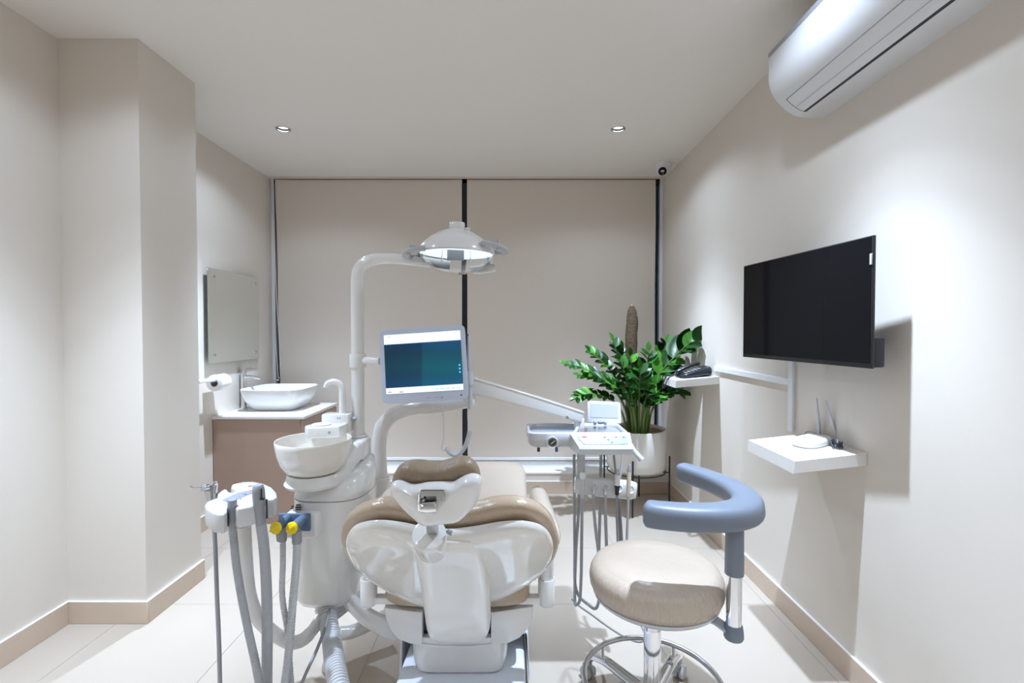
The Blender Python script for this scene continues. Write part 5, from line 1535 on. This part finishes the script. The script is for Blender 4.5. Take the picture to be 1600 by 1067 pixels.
# ================================================================== stool
def stool():
    c = V((0.462, 1.570, 0))
    t = thing('dental_stool', 'round tan seated dental stool on castors with a blue-grey curved backrest', 'stool', c)
    sc = V((0.470, 1.570, 0))
    R = 0.2135
    bm = B(); lathe(bm, [(0.0, 0.462), (R * 0.88, 0.462), (R * 0.955, 0.468), (R * 0.99, 0.485), (R, 0.505), (R * 0.985, 0.524), (R * 0.94, 0.541), (R * 0.86, 0.553), (R * 0.72, 0.561), (R * 0.5, 0.565), (R * 0.25, 0.5665), (0.0, 0.567)], sc, seg=64); obj('seat_cushion', bm, M_seat, t, 60)
    bm = B(); lathe(bm, [(0.0, 0.440), (0.15, 0.440), (0.188, 0.444), (0.199, 0.452), (0.202, 0.461), (0.199, 0.4635), (0.0, 0.4635)], sc, seg=56); obj('seat_pan', bm, M_coolw, t)
    bm = B(); cyl(bm, c + V((0, 0, 0.40)), c + V((0, 0, 0.441)), 0.019, seg=24); obj('gas_spring', bm, M_black, t)
    bm = B(); lathe(bm, [(0.021, 0.425), (0.0255, 0.425), (0.0260, 0.423), (0.0260, 0.345), (0.0272, 0.340), (0.0278, 0.335), (0.0278, 0.09), (0.021, 0.09)], c, seg=32); obj('column', bm, M_chrome, t)
    bm = B(); tube(bm, [c + V((0.222 * cos(a), 0.222 * sin(a), 0.162)) for a in [2 * pi * k / 64 for k in range(64)]], 0.0088, 12, smooth=False, closed=True); obj('foot_ring', bm, M_steel, t)
    bm = B(); lathe(bm, [(0.0, 0.075), (0.046, 0.075), (0.052, 0.085), (0.052, 0.118), (0.046, 0.132), (0.028, 0.137), (0.0, 0.137)], c, seg=36); obj('hub', bm, M_chrome, t)
    for k in range(5):
        a = radians(54 + 72 * k)
        d = V((cos(a), sin(a), 0))
        pts = [c + d * 0.04 + V((0, 0, 0.108)), c + d * 0.12 + V((0, 0, 0.110)), c + d * 0.20 + V((0, 0, 0.112)), c + d * 0.255 + V((0, 0, 0.100)), c + d * 0.283 + V((0, 0, 0.086))]
        P = spline(pts, 4)
        bm = B(); sweep(bm, P, [sell(0.022 - 0.007 * i / len(P), 0.013 - 0.003 * i / len(P), 3, 16) for i in range(len(P))]); lg = obj('leg', bm, M_chrome, t)
        bm = B(); cyl(bm, c + d * 0.222 + V((0, 0, 0.115)), c + d * 0.222 + V((0, 0, 0.156)), 0.008, seg=12); obj('ring_support', bm, M_chrome, lg)
        w_ = c + d * 0.285
        s = V((-d.y, d.x, 0))
        bm = B(); cyl(bm, w_ + V((0, 0, 0.045)), w_ + V((0, 0, 0.082)), 0.009, seg=14); bmesh.ops.create_uvsphere(bm, u_segments=14, v_segments=8, radius=0.0135, matrix=Matrix.Translation(w_ + V((0, 0, 0.076)))); ca = obj('castor', bm, M_steel, t)
        for sg in (-1, 1):
            bm = B(); q = w_ + d * 0.010 + V((0, 0, 0.0255)); lathe(bm, [(0.0, 0.003), (0.022, 0.003), (0.0250, 0.006), (0.0252, 0.017), (0.022, 0.0215), (0.008, 0.023), (0.0, 0.023)], q, s * sg, 26); obj('wheel', bm, M_hosel, ca)
        bm = B(); rr = []
        for i in range(9):
            an = radians(20 + 150 * i / 8)
            rr.append(w_ + d * 0.010 + V((0, 0, 0.0255)) + d * (0.0285 * -cos(an)) + V((0, 0, 0.0285 * sin(an))))
        sweep(bm, rr, [sell(0.022, 0.0022, 5, 12)] * 9, up=(0.01, 0.01, 1) if False else tuple(s)) if False else tube(bm, rr, 0.004, 8, smooth=False); obj('wheel_guard', bm, M_hosel, ca)
    # post of the arm rest at the front right
    pq = V((0.662, 1.425, 0))
    bm = B(); lathe(bm, [(0.0, 0.396), (0.0255, 0.396), (0.0285, 0.402), (0.0275, 0.420), (0.0245, 0.438), (0.0225, 0.440), (0.0, 0.440)], pq, seg=28); obj('post_foot', bm, M_blueg, t)
    bm = B(); cyl(bm, pq + V((0, 0, 0.43)), pq + V((0, 0, 0.62)), 0.0218, seg=28); obj('post', bm, M_chrome, t)
    bm = B(); lathe(bm, [(0.0225, 0.590), (0.0265, 0.590), (0.0272, 0.593), (0.0258, 0.74), (0.0, 0.74)], pq, seg=28); obj('post_sleeve', bm, M_blueg, t)
    P = [sc + V((0.11, -0.085, 0.436)), sc + V((0.15, -0.115, 0.432)), pq + V((-0.015, 0.010, 0.418))]
    bm = B(); sweep(bm, P, [sell(0.022, 0.005, 4, 14)] * 3); obj('post_bracket', bm, M_gpanel, t)
    # curved arm rest
    pts = [V((0.395, 1.435, 0.770)), V((0.44, 1.416, 0.770)), V((0.52, 1.400, 0.770)), V((0.61, 1.402, 0.770)), V((0.685, 1.432, 0.770)), V((0.735, 1.495, 0.770)), V((0.752, 1.580, 0.770)), V((0.742, 1.670, 0.770)), V((0.712, 1.755, 0.770)), V((0.672, 1.830, 0.770)), V((0.650, 1.862, 0.770))]
    P = spline(pts, 6)
    n = len(P); secs = []
    for i in range(n):
        u = i / (n - 1)
        L_ = 0.85
        e = min(1, math.sqrt(max(0.02, 1 - (1 - min(1, u / 0.035)) ** 2)), math.sqrt(max(0.02, 1 - (1 - min(1, (1 - u) / 0.035)) ** 2)))
        w_ = 0.034 + 0.014 * sin(pi * u) ** 1.2
        secs.append([(a + 0.004 * (b / 0.036) * -1, b) for a, b in sell(w_ * (0.55 + 0.45 * e), 0.036 * (0.62 + 0.38 * e), 3.3, 30)])
    bm = B(); sweep(bm, P, secs); obj('armrest', bm, M_blueg, t, 60)
M_seat = mat('cream_stool_vinyl_under_film', (0.47, 0.385, 0.305), 0.36, coat=0.45, noise=0.04, nscale=7, bump=0.2, bscale=18, coatrough=0.22, stretch=(1.5, 1.5, 0.8))
def ruched(m, R):
    # film gathered in radial creases around the rim of the round seat
    nt = m.node_tree; b = nt.nodes['Principled BSDF']
    tc = nt.nodes.new('ShaderNodeTexCoord'); sp = nt.nodes.new('ShaderNodeSeparateXYZ')
    nt.links.new(tc.outputs['Object'], sp.inputs[0])
    at2 = nt.nodes.new('ShaderNodeMath'); at2.operation = 'ARCTAN2'
    nt.links.new(sp.outputs['Y'], at2.inputs[0]); nt.links.new(sp.outputs['X'], at2.inputs[1])
    cb = nt.nodes.new('ShaderNodeCombineXYZ')
    ml = nt.nodes.new('ShaderNodeMath'); ml.operation = 'MULTIPLY'; ml.inputs[1].default_value = 14
    nt.links.new(at2.outputs[0], ml.inputs[0]); nt.links.new(ml.outputs[0], cb.inputs['X'])
    mz = nt.nodes.new('ShaderNodeMath'); mz.operation = 'MULTIPLY'; mz.inputs[1].default_value = 14
    nt.links.new(sp.outputs['Z'], mz.inputs[0]); nt.links.new(mz.outputs[0], cb.inputs['Y'])
    nz = nt.nodes.new('ShaderNodeTexNoise'); nz.inputs['Scale'].default_value = 2.2; nz.inputs['Detail'].default_value = 5
    nt.links.new(cb.outputs[0], nz.inputs['Vector'])
    ln = nt.nodes.new('ShaderNodeVectorMath'); ln.operation = 'LENGTH'
    xy = nt.nodes.new('ShaderNodeCombineXYZ')
    nt.links.new(sp.outputs['X'], xy.inputs['X']); nt.links.new(sp.outputs['Y'], xy.inputs['Y'])
    nt.links.new(xy.outputs[0], ln.inputs[0])
    mr = nt.nodes.new('ShaderNodeMapRange'); mr.inputs['From Min'].default_value = R * 0.80; mr.inputs['From Max'].default_value = R * 1.0
    nt.links.new(ln.outputs['Value'], mr.inputs['Value'])
    mm = nt.nodes.new('ShaderNodeMath'); mm.operation = 'MULTIPLY'
    nt.links.new(nz.outputs['Fac'], mm.inputs[0]); nt.links.new(mr.outputs[0], mm.inputs[1])
    bp = nt.nodes.new('ShaderNodeBump'); bp.inputs['Strength'].default_value = 0.7; bp.inputs['Distance'].default_value = 0.012
    old = b.inputs['Normal'].links[0].from_node
    nt.links.new(mm.outputs[0], bp.inputs['Height']); nt.links.new(old.outputs[0], bp.inputs['Normal'])
    nt.links.new(bp.outputs[0], b.inputs['Normal']); nt.links.new(bp.outputs[0], b.inputs['Coat Normal'])
ruched(M_seat, 0.2135)
stool()
